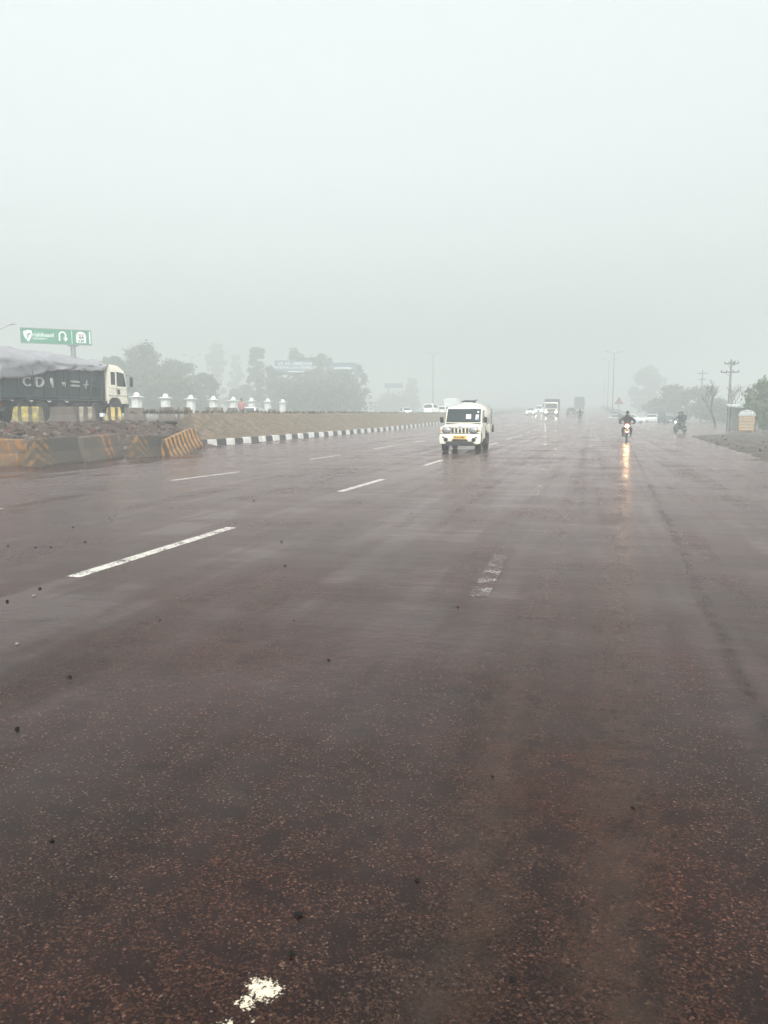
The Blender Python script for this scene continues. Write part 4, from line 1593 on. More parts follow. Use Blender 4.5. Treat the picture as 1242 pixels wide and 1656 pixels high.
# ------------------------------------------------------------------ distant cars and lorries
def car(label, loc, rz, kind='saloon', paint='white', lit=None, group=None, cat='car'):
    """faces local -Y"""
    t = thing({'saloon': 'car', 'hatch': 'car', 'suv': 'car', 'van': 'van'}[kind], label, cat, loc, rz, group)
    L, Wd = {'saloon': (4.2, 1.70), 'hatch': (3.7, 1.65), 'suv': (4.4, 1.8), 'van': (4.0, 1.65)}[kind]
    hz = {'saloon': .95, 'hatch': .98, 'suv': 1.12, 'van': 1.1}[kind]
    rf = {'saloon': 1.48, 'hatch': 1.52, 'suv': 1.78, 'van': 1.85}[kind]
    nose = {'saloon': .75, 'hatch': .78, 'suv': .98, 'van': 1.0}[kind]
    w = Wd/2
    b = MB()
    loops = []
    for y, hw, z0, z1 in ((0, .80, .35, nose-.12), (.06, .90, .24, nose-.04), (.5, .98, .22, nose+.03), (L*.27, 1, .22, hz-.02), (L*.6, 1, .22, hz), (L-.4, .98, .24, hz), (L-.06, .92, .28, hz-.06), (L, .82, .38, hz-.14)):
        q = w*hw
        loops.append([(-q*.93, y, z0), (-q, y, z0+.15), (-q, y, z1-.14), (-q*.90, y, z1), (q*.90, y, z1), (q, y, z1-.14), (q, y, z0+.15), (q*.93, y, z0)])
    b.loft(loops)
    f0, f1, r1, r0 = {'saloon': (1.05, 1.75, 2.95, 3.65), 'hatch': (.95, 1.6, 3.0, 3.62), 'suv': (1.15, 1.75, 3.9, 4.34), 'van': (.5, 1.05, 3.75, 3.96)}[kind]
    gw = .94
    b.hexa([(-w*gw, f0, hz-.03), (w*gw, f0, hz-.03), (w*gw, r0, hz-.03), (-w*gw, r0, hz-.03)], [(-w*.74, f1, rf), (w*.74, f1, rf), (w*.74, r1, rf), (-w*.74, r1, rf)], .06, 0, 3)
    b.build('body', M[paint], t, True)

    def lerp(a, c, k):
        return tuple(a[i]+(c[i]-a[i])*k for i in range(3))
    bot = [(-w*gw, f0, hz-.03), (w*gw, f0, hz-.03), (w*gw, r0, hz-.03), (-w*gw, r0, hz-.03)]
    top = [(-w*.74, f1, rf), (w*.74, f1, rf), (w*.74, r1, rf), (-w*.74, r1, rf)]
    for nm, i, j in (('windscreen', 0, 1), ('side_window', 1, 2), ('rear_window', 2, 3), ('side_window', 3, 0)):
        a, c = lerp(bot[i], top[i], .14), lerp(bot[j], top[j], .14)
        d, e = lerp(bot[j], top[j], .86), lerp(bot[i], top[i], .86)
        q = [lerp(a, c, .07), lerp(a, c, .93), lerp(e, d, .92), lerp(e, d, .08)]
        n = (Vector(q[1])-Vector(q[0])).cross(Vector(q[3])-Vector(q[0])).normalized()
        b = MB()
        b.slab([Vector(v)+n*.004 for v in q], n, .006)
        b.build(nm, M['glass'], t)
    for s in (-1, 1):
        for y in (L*.18, L*.80):
            wheel(t, (s*(w-.11), y, .31), .31, .2)
        b = MB()
        b.box((s*w*.55, -.02, nose-.25), (s*w*.88, .12, nose-.10), .02)
        b.build('headlight', M[lit or 'lens'], t)
        b = MB()
        b.box((s*w*.66, L-.10, hz-.30), (s*w*.90, L+.015, hz-.10), .02)
        b.build('tail_light', M['tail'], t)
        b = MB()
        b.box((s*w, f0+.30, hz), (s*(w+.16), f0+.40, hz+.12), .02)
        b.build('mirror', M[paint], t)
    b = MB()
    b.box((-w*.5, -.02, nose-.32), (w*.5, .06, nose-.14), .02)
    b.box((-w*.7, -.015, .28), (w*.7, .06, .42), .02)
    b.build('grille', M['black'], t)
    b = MB()
    b.box((-.25, L, .50), (.25, L+.02, .61))
    b.box((-.25, -.03, .44), (.25, -.02, .55))
    b.build('number_plate', M['white_sheet'], t)
    return t


def lorry(label, loc, rz, cabm, boxm, lit=None, Lb=6.0, H=3.5, Wd=2.4):
    """box lorry facing local -Y"""
    t = thing('lorry', label, 'truck', loc, rz)
    w = Wd/2
    b = MB()
    b.prism([(0, .55), (0, 1.5), (.18, 2.45), (.35, 2.6), (1.8, 2.6), (1.8, .55)], -w*.94, w*.94, .06, 0, 0, 3)
    b.build('cab', M[cabm], t, True)
    b = MB()
    n = Vector((0, -.95, .18)).normalized()
    b.slab([(-w*.86, -.008, 1.52), (w*.86, -.008, 1.52), (w*.82, .15, 2.38), (-w*.82, .15, 2.38)], n, .012)
    b.build('windscreen', M['glass'], t)
    b = MB()
    b.box((-w, 1.95, 1.0), (w, 1.95+Lb, H), .03)
    for k in range(int(Lb/.7)):
        for s in (-1, 1):
            b.box((s*w, 2.05+.7*k, 1.02), (s*(w+.04), 2.13+.7*k, H-.05), .005)
    b.build('cargo_box', M[boxm], t)
    b = MB()
    b.box((-w*.5, .3, .6), (w*.5, 1.9+Lb, .95), .02)
    b.box((-w*.96, -.12, .42), (w*.96, .25, .80), .05)
    b.build('chassis', M['dark_steel'], t)
    b = MB()
    b.box((-w*.6, -.03, .90), (w*.6, .02, 1.35), .02)
    b.build('grille', M['black'], t)
    for s in (-1, 1):
        b = MB()
        b.lathe([(.13, 0), (.12, -.03), (.01, -.05)], 'Y', (s*w*.72, -.12, .86), 14)
        b.build('headlight', M[lit or 'lens'], t)
        b = MB()
        b.tube([(s*w*.9, .1, 2.3), (s*(w+.16), .0, 2.3)], .02, 6)
        b.box((s*(w+.06), -.04, 1.75), (s*(w+.24), .04, 2.3), .02)
        b.build('mirror', M['black'], t)
        for y in (1.0, 1.0+Lb*.85):
            wheel(t, (s*(w-.2), y, .48), .48, .3)
    return t


def on_road(px, d, dz=0.0):
    p = XY(px, d, 0)
    p.z = zr(p.y)+dz
    return p


car('white hatchback on the service road above the far end of the earth bank', XY(650, 138, ZS), R(-90-62), 'saloon', 'white')
car('white tall car driving away just left of the pickup behind the bank', XY(704, 120, ZS+.12), R(176), 'suv', 'white')
car('white car half hidden right behind the tall white car', XY(722, 128, ZS+.1), R(176), 'hatch', 'white')
car('low white car showing only its roof over the bank beside the standing person', XY(413, 90, ZS-.35), R(-90-78), 'saloon', 'white')
lorry('pale box truck far off in the haze just left of the pickup roof', XY(736, 185, 1.4), R(180), 'white', 'white', None, 6, 3.7, 2.5)
car('oncoming white car far off beside the parapet left of the lit truck', on_road(857, 150), R(0), 'hatch', 'white', 'lit_dim')
car('oncoming van with two bright headlights between the white car and the lit truck', on_road(871, 165), R(0), 'van', 'white', 'lit_far', cat='van')
lorry('oncoming cream truck with both headlights lit in the haze', on_road(891, 138), R(0), 'cream', 'truckgrey', 'lit_far', 6, 3.2, 2.45)
car('dark car driving away in the haze right of the lit truck', on_road(924, 150), R(180), 'saloon', 'truckgrey')
lorry('faint dark truck driving away deep in the haze', on_road(937, 215), R(180), 'truckgrey', 'truckgrey', None, 7, 3.7, 2.5)
for i, (px, d, rz, lab) in enumerate(((1003, 128, 80, 'white car on the side road behind the triangular warning sign'),
                                      (1025, 125, 84, 'first white car right of the warning sign on the side road'),
                                      (1058, 138, 80, 'white car on the side road just left of the dark van'))):
    car(lab, XY(px+20, d, 0), R(rz), 'saloon', 'white', None, 'white cars on the side road')
car('dark green van standing on the side road behind the turning motorcycle', XY(1085, 122, 0), R(14), 'van', 'truckgrey', cat='van')


# ------------------------------------------------------------------ white wall pillars
def pillar(loc, label):
    t = thing('gate_pillar', label, 'pillar', loc, 0, 'white boundary pillars')
    b = MB()
    b.box((-.33, -.33, 0), (.33, .33, 1.90), .02)
    b.box((-.40, -.40, 0), (.40, .40, .30), .02)
    b.build('shaft', M['plaster'], t)
    b = MB()
    b.box((-.52, -.52, 1.902), (.52, .52, 1.97), .015)
    b.box((-.36, -.36, 1.972), (.36, .36, 2.03), .015)
    b.build('capital', M['plaster'], t)
    b = MB()
    b.lathe([(.27, 2.032), (.28, 2.10), (.25, 2.22), (.17, 2.31), (.07, 2.36), (.01, 2.37)], 'Z', (0, 0, 0), 20)
    b.build('dome', M['plaster'], t, True)
    return t


px_lab = ['nearest domed white pillar just right of the tipper cab', 'second domed white pillar from the tipper cab, above the small grey barrier', 'third domed white pillar from the tipper cab, at the cut end of the bank',
          'fourth domed white pillar from the tipper cab, above the long low barrier', 'fifth domed white pillar from the tipper cab, left of the standing person', 'sixth domed white pillar from the tipper cab, above the low white car',
          'seventh domed white pillar from the tipper cab, small and hazy', 'farthest domed white pillar, palest in the haze by the blue board post']
pil0 = None
for k in range(8):
    yy = -40/math.tan(math.atan((222-621)/1254)-YAW)*1.0+5.0*k
    if pil0 is None:
        pil0 = pillar((-40, yy, ZS), px_lab[0])
    else:
        dup(pil0, (-40, yy, ZS), 0, px_lab[k], 'white boundary pillars')


# ------------------------------------------------------------------ lamps, signs, poles
def lamp(label, loc, h, rz, arms=2, reach=1.6, rise=.5, grp='street lamps'):
    t = thing('street_lamp', label, 'street lamp', loc, rz, grp)
    b = MB()
    b.tube([(0, 0, 0), (0, 0, h*.5), (0, 0, h)], [.11, .085, .055], 10)
    b.tube([(0, 0, 0), (0, 0, .06)], .22, 10)
    b.build('pole', M['steel'], t, True)
    for s in ((-1, 1) if arms == 2 else (1,) if arms == 1 else (-1,)):
        b = MB()
        b.tube([(0, 0, h-.02), (s*reach*.5, 0, h+rise*.55), (s*reach, 0, h+rise)], .032, 8)
        b.build('arm', M['steel'], t)
        b = MB()
        b.hexa([(s*reach-.05*s, -.10, h+rise-.05), (s*(reach+.62), -.09, h+rise+.08), (s*(reach+.62), .09, h+rise+.08), (s*reach-.05*s, .10, h+rise-.05)][::s],
               [(s*reach-.05*s, -.07, h+rise+.06), (s*(reach+.62), -.06, h+rise+.13), (s*(reach+.62), .06, h+rise+.13), (s*reach-.05*s, .07, h+rise+.06)][::s], .015, 0, 1)
        b.build('lamp_head', M['dark_steel'], t)
    return t


def lamp_at(label, px, top, d, zg, rz, arms, reach, rise):
    h = (669-top)/1255*d+CAMH-zg-rise
    lamp(label, XY(px, d, zg), h, YAW+rz, arms, reach, rise)


lamp_at('double arm street lamp left of the green overhead sign', 5, 528, 84, ZS, R(10), 2, 1.25, .65)
lamp_at('double arm street lamp rising out of the hazy trees above the third pillar', 313, 576, 150, ZS, R(5), 2, 1.2, .45)
lamp_at('tall street lamp standing behind the white cars left of the pickup', 700, 573, 160, ZS, 0, 2, .8, .25)
lamp_at('tallest street lamp standing at the parapet on the right', 990, 571, 140, .3, R(4), 2, 1.0, .2)
lamp_at('second street lamp behind the tallest one at the right parapet', 982, 583, 190, .5, 0, 2, .9, .2)
lamp_at('third and faintest street lamp in the row at the right parapet', 976, 600, 250, 1, 0, 2, .9, .2)


def board(name, label, cat, px0, px1, py0, py1, d, zg, posts, mat, turn=0.0, frame='steel', th=.25):
    c = P((px0+px1)/2, (py0+py1)/2, d)
    w = (px1-px0)/1254*d/math.cos(turn)
    h = (py1-py0)/1254*d
    t = thing(name, label, cat, (c.x, c.y, zg), face_cam(c)+turn)
    z = c.z-zg
    b = MB()
    b.box((-w/2, 0, z-h/2), (w/2, th, z+h/2), .01)
    pn = b.build('panel', M[mat], t)
    b = MB()
    e = .05
    for q in ((-w/2-e, -.02, z-h/2-e, w/2+e, th+.02, z-h/2-.002), (-w/2-e, -.02, z+h/2+.002, w/2+e, th+.02, z+h/2+e), (-w/2-e, -.02, z-h/2, -w/2-.002, th+.02, z+h/2), (w/2+.002, -.02, z-h/2, w/2+e, th+.02, z+h/2)):
        b.box(q[:3], q[3:])
    b.build('frame', M[frame], t)
    for x in posts:
        b = MB()
        b.tube([(x*w, th+.16, 0), (x*w, th+.16, z+h*.35)], .14 if len(posts) > 1 else .24, 12)
        if len(posts) == 1:
            b.box((x*w-.5, th*.3, z-h/2-.16), (x*w+.5, th+.3, z-h/2-.055), .01)
        b.build('post', M[frame], t)
    return t, w, h, z


# green overhead sign
t, w, h, z = board('overhead_sign', 'green overhead road sign with shield, arrow and milestone above the tipper', 'road sign', 40, 143, 533, 555.5, 78, ZS, [.235], 'sign_green', R(4))
b = MB()
b.slab([(w*.216, -.01, z-h*.47), (w*.222, -.01, z-h*.47), (w*.222, -.01, z+h*.47), (w*.216, -.01, z+h*.47)], (0, -1, 0), .01)
b.slab([(w*.475, -.01, z-h*.44), (w*.490, -.01, z-h*.44), (w*.490, -.01, z+h*.44), (w*.475, -.01, z+h*.44)], (0, -1, 0), .01)
b.build('divider', M['sign_white'], t)
b = MB()
cx = -w*.405
sh = [(-.30, .36), (-.12, .36), (0, .46), (.10, .40), (.30, .40), (.30, .06), (.22, -.18), (.02, -.50), (-.20, -.22), (-.31, .05)]
b.slab([(cx+q[0]*h*.86, -.008, z+q[1]*h*.86) for q in sh][::-1], (0, -1, 0), .012)
em = b.build('shield_emblem', M['sign_white'], t)
b = MB()
for q in ([(-.02, .0), (.08, .22), (.16, .22), (.02, -.12), (-.12, -.34), (-.10, -.2)], [(-.16, .10), (.22, .16), (.22, .10), (-.14, .03)]):
    b.slab([(cx+v[0]*h*.86, -.022, z+v[1]*h*.86) for v in q], (0, -1, 0), .006)
b.build('emblem_stroke', M['sign_green'], em)
text('rishihood', h*.40, M['sign_white'], t, (-w*.345, -.012, z+h*.07), (PI/2, 0, 0), ax='LEFT', wide=.92)
text('UNIVERSITY', h*.17, M['sign_white'], t, (-w*.345, -.012, z-h*.20), (PI/2, 0, 0), ax='LEFT', wide=1.05)
b = MB()
ux = w*.085
pts = [(-.20, -.30), (-.20, .12)]+[(-.20*math.cos(a), .12+.20*math.sin(a)) for a in [R(q) for q in range(20, 180, 20)]]+[(.20, .12), (.20, -.08)]
for q0, q1 in zip(pts, pts[1:]):
    a = Vector((ux+q0[0]*h, -.02, z+q0[1]*h))
    c = Vector((ux+q1[0]*h, -.02, z+q1[1]*h))
    b.tube([a, c], .055*h, 8)
b.slab([(ux+.04*h, -.01, z-.08*h), (ux+.20*h, -.01, z-.34*h), (ux+.36*h, -.01, z-.08*h)], (0, -1, 0), .02)
b.build('turn_arrow', M['sign_white'], t)
b = MB()
mx = w*.353
arc = [(-.32, -.38), (.32, -.38), (.32, .10)]+[(.32*math.cos(a), .10+.30*math.sin(a)) for a in [R(q) for q in range(20, 180, 20)]]+[(-.32, .10)]
b.slab([(mx+q[0]*h, -.008, z+q[1]*h) for q in arc], (0, -1, 0), .012)
ms = b.build('milestone_symbol', M['sign_white'], t)
b = MB()
for k in range(5):
    b.box((mx+(-.19+.08*k)*h, -.026, z+.12*h), (mx+(-.14+.08*k)*h, -.021, z+.24*h))
b.build('red_strokes', M['sign_red'], ms)
text('44', h*.32, M['ink'], ms, (mx, -.026, z-.02*h), (PI/2, 0, 0), bold=.03, wide=1.15)
text('KM', h*.24, M['ink'], ms, (mx, -.026, z-.26*h), (PI/2, 0, 0), bold=.03, wide=1.1)

# hazy blue boards beyond the bank
t, w, h, z = board('billboard', 'hazy blue billboard with two lines of white capitals in front of the trees', 'billboard', 445, 504, 583.5, 600, 185, ZS, [.26], 'sign_blue')
text('DR. B.R. AMBEDKAR', h*.40, M['sign_white'], t, (.05*w, -.02, z+h*.22), (PI/2, 0, 0), wide=.92)
text('NATIONAL LAW UNIVERSITY', h*.36, M['sign_white'], t, (.05*w, -.02, z-h*.16), (PI/2, 0, 0), wide=.90)
b = MB()
b.box((-w*.15, -.03, z-h*.60), (w*.28, -.02, z-h*.5))
b.build('white_strip', M['sign_white'], t)
t, w, h, z = board('billboard', 'wide blank blue billboard at the right edge of the hazy trees', 'billboard', 536, 576, 587, 611, 195, ZS, [-.3, .3], 'sign_blue')
b = MB()
b.box((-w*.40, -.03, z+h*.10), (w*.30, -.01, z+h*.20))
b.box((-.05*w, -.03, z-h*.22), (w*.40, -.01, z-h*.10))
b.build('pale_line', M['sign_white'], t)
t, w, h, z = board('notice_board', 'small hazy white lined notice board below the two line billboard', 'notice board', 475, 488, 640, 653, 160, ZS, [0], 'sign_blue')
b = MB()
for k in range(4):
    b.box((-w*.44, -.03, z-h*.4+h*.24*k), (w*.44, -.01, z-h*.32+h*.24*k))
b.build('text_lines', M['sign_white'], t)
t, w, h, z = board('billboard', 'faintest billboard far along the service road before the tall lamp', 'billboard', 622, 651, 620, 627, 260, ZS, [-.3], 'sign_blue')

# triangular warning sign
pz = XY(1000, 112, .1)
t = thing('warning_sign', 'triangular warning sign on a post near the right parapet', 'road sign', pz, face_cam(pz))
b = MB()
b.tube([(0, .03, 0), (0, .03, 3.6)], .04, 8)
b.build('post', M['steel'], t)
b = MB()
s_ = .62
b.slab([(-s_, 0, 2.85), (s_, 0, 2.85), (0, 0, 3.93)], (0, -1, 0), .02)
pl = b.build('plate', M['sign_red'], t)
b = MB()
b.slab([(-s_*.66, -.022, 2.97), (s_*.66, -.022, 2.97), (0, -.022, 3.66)], (0, -1, 0), .006)
b.build('face', M['concrete'], pl)
b = MB()
b.box((-.03, -.034, 3.05), (.03, -.03, 3.42))
b.build('symbol', M['ink'], pl)


def upole(label, px, pytop, d, zg, arms):
    c = P(px, pytop, d)
    t = thing('utility_pole', label, 'utility pole', (c.x, c.y, zg), face_cam(c)+R(6), 'utility poles')
    h = c.z-zg
    b = MB()
    b.tube([(0, 0, 0), (0, 0, h)], [.19, .11], 8)
    b.build('pole', M['pole_concrete'], t)
    for py, hw, xo in arms:
        z = P(px, py, d).z-zg
        b = MB()
        b.box((-hw+xo, -.16, z-.06), (hw+xo, -.06, z+.06))
        b.tube([(-hw*.7+xo, -.11, z), (0, -.11, z-.5)], .025, 6)
        q = b.build('cross_arm', M['dark_steel'], t)
        b = MB()
        for x in (-hw*.92, -hw*.35, hw*.35, hw*.92):
            b.lathe([(.05, z+.06), (.07, z+.12), (.04, z+.18), (.055, z+.24), (.01, z+.28)], 'Z', (x+xo, -.11, 0), 8)
        b.build('insulator', M['sign_white'] if False else M['dark_steel'], q)
    return t


t = upole('taller utility pole with two cross arms near the leafy tree', 1183, 581, 92, 0, ((588, .78, .02), (602, 1.0, -.1)))
b = MB()
zt = P(1183, 584, 92).z
b.box((.15, -.2, zt-.5), (.42, .05, zt-.05), .02)
b.tube([(.3, 0, zt-.1), (.55, 0, zt+.15)], .03, 6)
b.build('switch_box', M['dark_steel'], t)
upole('farther fainter utility pole with one main cross arm above the hazy bushes', 1136.5, 598, 160, 0, ((604, 1.0, 0), (614, .7, 0)))

# right: board, shed
t, w, h, z = board('notice_board', 'white and orange notice board standing on the dirt verge at right', 'notice board', 1197, 1218, 674, 695, 66, 0, [-.42, .42], 'board_cream', R(3), 'board_edge', .04)
b = MB()
random.seed(8)
for r_, (zz, hh) in enumerate(((.36, .12), (.14, .18), (-.10, .16), (-.34, .14))):
    x = -.44
    while x < .40:
        ww = random.uniform(.04, .13)
        b.box((x*w, -.012, z+(zz-hh/2)*h), (min(.45, x+ww)*w, -.002, z+(zz+hh/2)*h))
        x += ww+.05
b.build('text_block', M['board_ink'], t)
b = MB()
n = 12
arc = [(-.62*w, z+h*.56), (.62*w, z+h*.56)]+[(.62*w*math.cos(R(q)), z+h*.62+.42*h*math.sin(R(q))) for q in range(0, 181, 18)]
b.slab([(q[0], 0, q[1]) for q in arc], (0, 1, 0), .04)
ar = b.build('arched_top', M['shed'], t)
b = MB()
for k in range(7):
    b.box((-.45*w+.13*w*k, -.01, z+h*.66), (-.40*w+.13*w*k, -.002, z+h*.86))
b.build('strokes', M['sign_white'], ar)

pz = XY(1206, 78, 0)
t = thing('roadside_stall', 'open roadside stall with grey sheet roof behind the notice board', 'stall', pz, face_cam(pz)+R(8))
b = MB()
b.hexa([(-1.7, -1.2, 2.25), (1.6, -1.2, 2.30), (1.6, 1.4, 2.55), (-1.7, 1.4, 2.5)], [(-1.7, -1.2, 2.30), (1.6, -1.2, 2.35), (1.6, 1.4, 2.60), (-1.7, 1.4, 2.55)])
b.build('roof', M['shed'], t)
for x, y in ((-1.55, -1.05), (1.45, -1.05), (-1.55, 1.25), (1.45, 1.25)):
    b = MB()
    b.tube([(x, y, 0), (x, y, 2.45)], .045, 6)
    b.build('post', M['dark_steel'], t)
b = MB()
b.box((-1.5, 1.2, 0), (1.4, 1.28, 2.2))
b.build('back_wall', M['shed'], t)
b = MB()
b.box((-1.4, -.9, 0), (.9, -.3, .9), .02)
b.build('counter', M['concrete'], t)


# ------------------------------------------------------------------ trees
def tree(name, label, loc, H, rad, mat, seed, base=.18, n=3800, leaf=.30, shape='round', grp=None, trunk=None):
    r = random.Random(seed)
    t = thing(name, label, 'tree' if 'tree' in name else 'bush', loc, r.uniform(0, 6), grp)
    b = MB()
    tr = trunk or H*.022+.05
    lean = Vector((r.uniform(-.04, .04), r.uniform(-.04, .04), 1))
    top = H*.80
    pts = [Vector((lean.x*q*H+.15*math.sin(q*5+seed)*q, lean.y*q*H, q*top)) for q in (0, .2, .4, .6, .8, 1)]
    b.tube(pts, [tr, tr*.85, tr*.7, tr*.5, tr*.3, tr*.1], 8)
    blobs = []
    nb = 85 if shape == 'round' else 60
    for k in range(nb):
        u = r.random()
        if shape == 'round':
            z = H*(base+.12+(1-base-.2)*u)
            prof = math.sqrt(max(.05, 1-((u-.42)/.62)**2))
        elif shape == 'tall':
            z = H*(base+.04+(1-base-.06)*u)
            prof = .25+.75*math.sin(PI*min(1, (u*.85+.12)))
        else:
            z = H*(.12+.75*u)
            prof = math.sqrt(max(.05, 1-u**2))
        a = r.uniform(0, 2*PI)
        d = rad*prof*math.sqrt(r.random())*(.9+.16*noise.noise((math.cos(a)*1.5+seed, math.sin(a)*1.5, z*.35)))
        p = Vector((math.cos(a)*d+lean.x*z, math.sin(a)*d+lean.y*z, z))
        br = rad*r.uniform(.12, .30)*(1.2 if shape == 'tall' else 1)
        blobs.append((p, br))
        q = pts[0]+(Vector((lean.x*z*.7, lean.y*z*.7, z*.72))-pts[0])
        q.z = max(H*base*.6, min(q.z, top*.95))
        if k % 3 == 0:
            b.tube([q, (q+p)/2+Vector((0, 0, .1*H*.2)), p], [tr*.35, tr*.2, tr*.06], 5)
    b.build('trunk', M['bark'], t)
    b = MB()
    bm = b.bm
    tw = sum(q[1]**2 for q in blobs)
    for p, br in blobs:
        m = int(n*br*br/tw)
        for _ in range(m):
            d = Vector((r.gauss(0, 1), r.gauss(0, 1), r.gauss(0, 1))).normalized()
            c = p+Vector((d.x, d.y, d.z*.78))*br*(r.random()**.5)*(r.uniform(.9, 1.2) if r.random() < .8 else r.uniform(1.2, 1.9))
            if c.z < H*.03:
                continue
            nrm = (d+Vector((r.uniform(-1, 1), r.uniform(-1, 1), r.uniform(-.4, 1)))).normalized()
            x = nrm.orthogonal().normalized()
            x.rotate(Matrix.Rotation(r.uniform(0, 6.28), 3, nrm))
            y = nrm.cross(x)
            s = leaf*r.uniform(.5, 1.25)
            bm.faces.new([bm.verts.new(c-x*s), bm.verts.new(c-y*s*.45+nrm*s*.12), bm.verts.new(c+x*s), bm.verts.new(c+y*s*.45)])
    b.build('crown', M[mat], t)
    return t


LT = 'trees in the haze on the left'


def lt(px, top, d, wpx, mat, seed, label, shape='round', n=3800, leaf=None, name='hazy_tree', base=.12):
    c = P(px, top, d)
    H = c.z-ZS
    rad = wpx/2/1254*d
    return tree(name, label, (c.x, c.y, ZS-.05), H, rad, M_leaf(mat), seed, base, n, leaf or d*.0024, shape, LT)


def M_leaf(m):
    return m


lt(228, 552, 150, 84, 'leaf_a', 1, 'largest broad rounded tree right behind the white tipper cab', n=9500, base=.03)
lt(185, 573, 143, 66, 'leaf_a', 2, 'broad tree rising behind the tarpaulin and the tipper cab', n=6000, base=.03)
lt(285, 580, 157, 74, 'leaf_a', 3, 'broad dark tree around the double arm lamp', n=7000, base=.03)
lt(325, 601, 159, 56, 'leaf_a', 4, 'lower rounded tree at the right end of the dark clump behind the pillars', n=5000, base=.03)
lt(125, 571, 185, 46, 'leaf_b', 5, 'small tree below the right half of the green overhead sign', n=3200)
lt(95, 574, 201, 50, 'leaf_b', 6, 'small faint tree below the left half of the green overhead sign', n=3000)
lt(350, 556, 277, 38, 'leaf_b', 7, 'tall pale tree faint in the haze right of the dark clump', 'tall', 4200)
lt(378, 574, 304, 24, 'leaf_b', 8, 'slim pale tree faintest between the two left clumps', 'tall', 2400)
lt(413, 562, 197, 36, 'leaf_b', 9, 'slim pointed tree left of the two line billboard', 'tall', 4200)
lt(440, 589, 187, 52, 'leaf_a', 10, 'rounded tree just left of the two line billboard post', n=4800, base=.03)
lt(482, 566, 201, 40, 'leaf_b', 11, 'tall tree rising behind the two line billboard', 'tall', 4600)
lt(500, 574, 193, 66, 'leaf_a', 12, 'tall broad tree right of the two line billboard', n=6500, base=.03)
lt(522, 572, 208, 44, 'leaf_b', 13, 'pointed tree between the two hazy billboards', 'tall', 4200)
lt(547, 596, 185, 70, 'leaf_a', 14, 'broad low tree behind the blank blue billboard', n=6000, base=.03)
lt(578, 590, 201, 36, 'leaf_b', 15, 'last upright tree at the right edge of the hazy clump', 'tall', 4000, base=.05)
lt(470, 612, 176, 76, 'leaf_a', 16, 'low wide tree behind the small lined notice board', n=5500, base=.03)
lt(255, 610, 139, 150, 'leaf_a', 41, 'long low dark mass of trees behind the first white pillars', n=7500, base=.01)
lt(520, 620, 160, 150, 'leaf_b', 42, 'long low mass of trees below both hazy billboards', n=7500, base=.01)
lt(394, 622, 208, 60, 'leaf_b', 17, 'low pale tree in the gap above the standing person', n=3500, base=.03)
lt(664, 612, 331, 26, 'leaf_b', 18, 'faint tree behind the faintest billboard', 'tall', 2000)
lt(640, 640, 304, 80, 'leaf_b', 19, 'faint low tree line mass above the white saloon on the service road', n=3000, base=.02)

RT = 'trees in the haze on the right'


def rt(px, top, d, wpx, mat, seed, label, shape='round', n=3500, base=.03, leaf=None, name='hazy_tree'):
    c = P(px, top, d)
    H = c.z
    return tree(name, label, (c.x, c.y, -.05), H, wpx/2/1254*d, mat, seed, base, n, leaf or d*.0024, shape, RT)


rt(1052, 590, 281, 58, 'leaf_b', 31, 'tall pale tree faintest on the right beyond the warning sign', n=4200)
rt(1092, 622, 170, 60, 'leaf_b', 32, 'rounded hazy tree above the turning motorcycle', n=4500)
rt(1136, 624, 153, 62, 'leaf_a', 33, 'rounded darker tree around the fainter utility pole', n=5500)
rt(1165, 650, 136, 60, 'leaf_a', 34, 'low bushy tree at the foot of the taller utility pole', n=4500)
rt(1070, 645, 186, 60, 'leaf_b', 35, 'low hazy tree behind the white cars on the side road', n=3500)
rt(1252, 612, 74, 86, 'leaf_c', 36, 'nearest green leafy tree at the right edge of the photo', n=7500, leaf=.20, base=.10, name='leafy_tree')
rt(1262, 650, 69, 70, 'leaf_c', 37, 'dark leafy shrub low at the right edge below the green tree', n=5000, leaf=.16, name='leafy_bush')


def bare(label, px, top, d, seed, rad):
    r = random.Random(seed)
    c = P(px, top, d)
    H = c.z
    t = thing('bare_tree', label, 'tree', (c.x, c.y, -.05), 0, RT)
    b = MB()
    tw = MB()

    def grow(p, d_, l, rr, dep, B):
        pts = [p]
        for k in range(3):
            d_ = (d_+Vector((r.uniform(-.22, .22), r.uniform(-.22, .22), r.uniform(-.05, .2)))).normalized()
            pts.append(pts[-1]+d_*l/3)
        B.tube(pts, [rr, rr*.9, rr*.78, rr*.66], 6)
        if dep:
            for k in range(3 if dep > 1 else 4):
                a = r.uniform(0, 6.28)
                sp = r.uniform(.35, .75)
                grow(pts[-1 if k else -2], (d_+Vector((math.cos(a), math.sin(a), .1))*sp).normalized(), l*r.uniform(.6, .8), rr*.58, dep-1, tw)
    grow(Vector((0, 0, 0)), Vector((r.uniform(-.1, .1), 0, 1)), H*.42, rad, 3, b)
    b.build('trunk', M['bark'], t)
    tw.build('branches', M['bark'], t)


bare('bare leafless tree left of the taller utility pole', 1162, 612, 86, 4, .13)
bare('bare leafless tree just right of the taller utility pole', 1192, 618, 84, 9, .10)

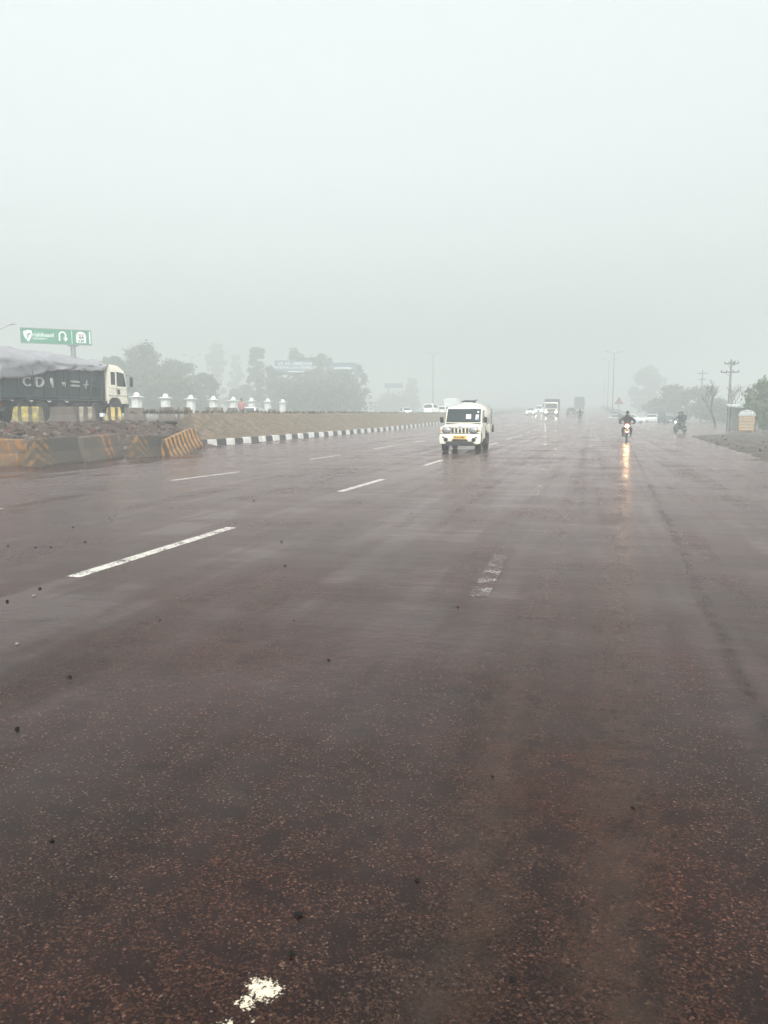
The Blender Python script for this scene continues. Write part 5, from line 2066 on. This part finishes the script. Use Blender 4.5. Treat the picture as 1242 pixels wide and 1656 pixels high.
# ------------------------------------------------------------------ loose stones on the road
STN = [(112, 1096, .030), (84, 1360, .022), (482, 1480, .024), (472, 1544, .027), (830, 1587, .022), (740, 982, .016), (455, 876, .022), (461, 915, .018), (532, 1068, .015),
       (13, 883, .022), (57, 886, .018), (82, 886, .020), (138, 877, .022), (118, 853, .025), (177, 838, .02), (186, 834, .018), (180, 841, .018), (187, 826, .016), (28, 1180, .018), (259, 1003, .014),
       (64, 952, .022), (12, 973, .022), (410, 810, .025), (245, 815, .018), (54, 964, -.022), (27, 1042, -.020), (201, 922, .012), (530, 813, .016), (34, 858, .016), (475, 1003, .012), (665, 830, .014), (1005, 1008, .012), (797, 1256, .013), (675, 1424, .014), (1024, 1308, .014)]
big = {0: 'biggest dark stone on the near left of the wet road', 1: 'dark stone at the lower left edge of the wet road', 2: 'upper of two dark stones just above the white paint scrap', 3: 'lower of two dark stones just above the white paint scrap',
       4: 'dark stone at the bottom right of the paint scrap', 5: 'dark stone just below the worn lane dash', 6: 'dark stone right of the end of the nearest white dash', 7: 'dark stone below the one right of the nearest white dash', 8: 'small dark stone in the middle of the near road',
       24: 'pale stone below the start of the nearest white dash', 25: 'pale stone at the left edge lower than the nearest dash', 18: 'dark stone at the left edge below the biggest one'}
for i, (px, py, r_) in enumerate(STN):
    rnd = random.Random(i)
    p = G(px, py)
    b = MB()
    r0 = abs(r_)*(.50 if i < 5 else .68)
    vs = b.ball((0, 0, r0*.55), (r0*rnd.uniform(.9, 1.4), r0*rnd.uniform(.7, 1.1), r0*.75), 0, 1)
    for v in vs:
        v.co += v.co.normalized()*noise.noise(v.co*90+Vector((i*3, 0, 0)))*r0*.8
    o = b.build('stone', M['pebble_w'] if r_ < 0 else M['pebble'], None, False)
    o.location = (p.x, p.y, -.004)
    o.rotation_euler = (0, 0, rnd.uniform(0, 6))
    tag(o, big.get(i, 'tiny dark stone lying loose on the wet asphalt'), 'stone', 'loose stones on the road')

# ------------------------------------------------------------------ haze
m = bpy.data.materials.new('haze_air')
m.use_nodes = True
n = m.node_tree
n.nodes.clear()
o_ = n.nodes.new('ShaderNodeOutputMaterial')
v_ = n.nodes.new('ShaderNodeVolumePrincipled')
v_.inputs['Density'].default_value = .0071
v_.inputs['Color'].default_value = (.705, .74, .735, 1)
v_.inputs['Anisotropy'].default_value = .25
n.links.new(v_.outputs[0], o_.inputs['Volume'])
b = MB()
b.box((-1600, -700, -1.1), (1600, 2600, 30))
tag(b.build('haze', m), kind='stuff')
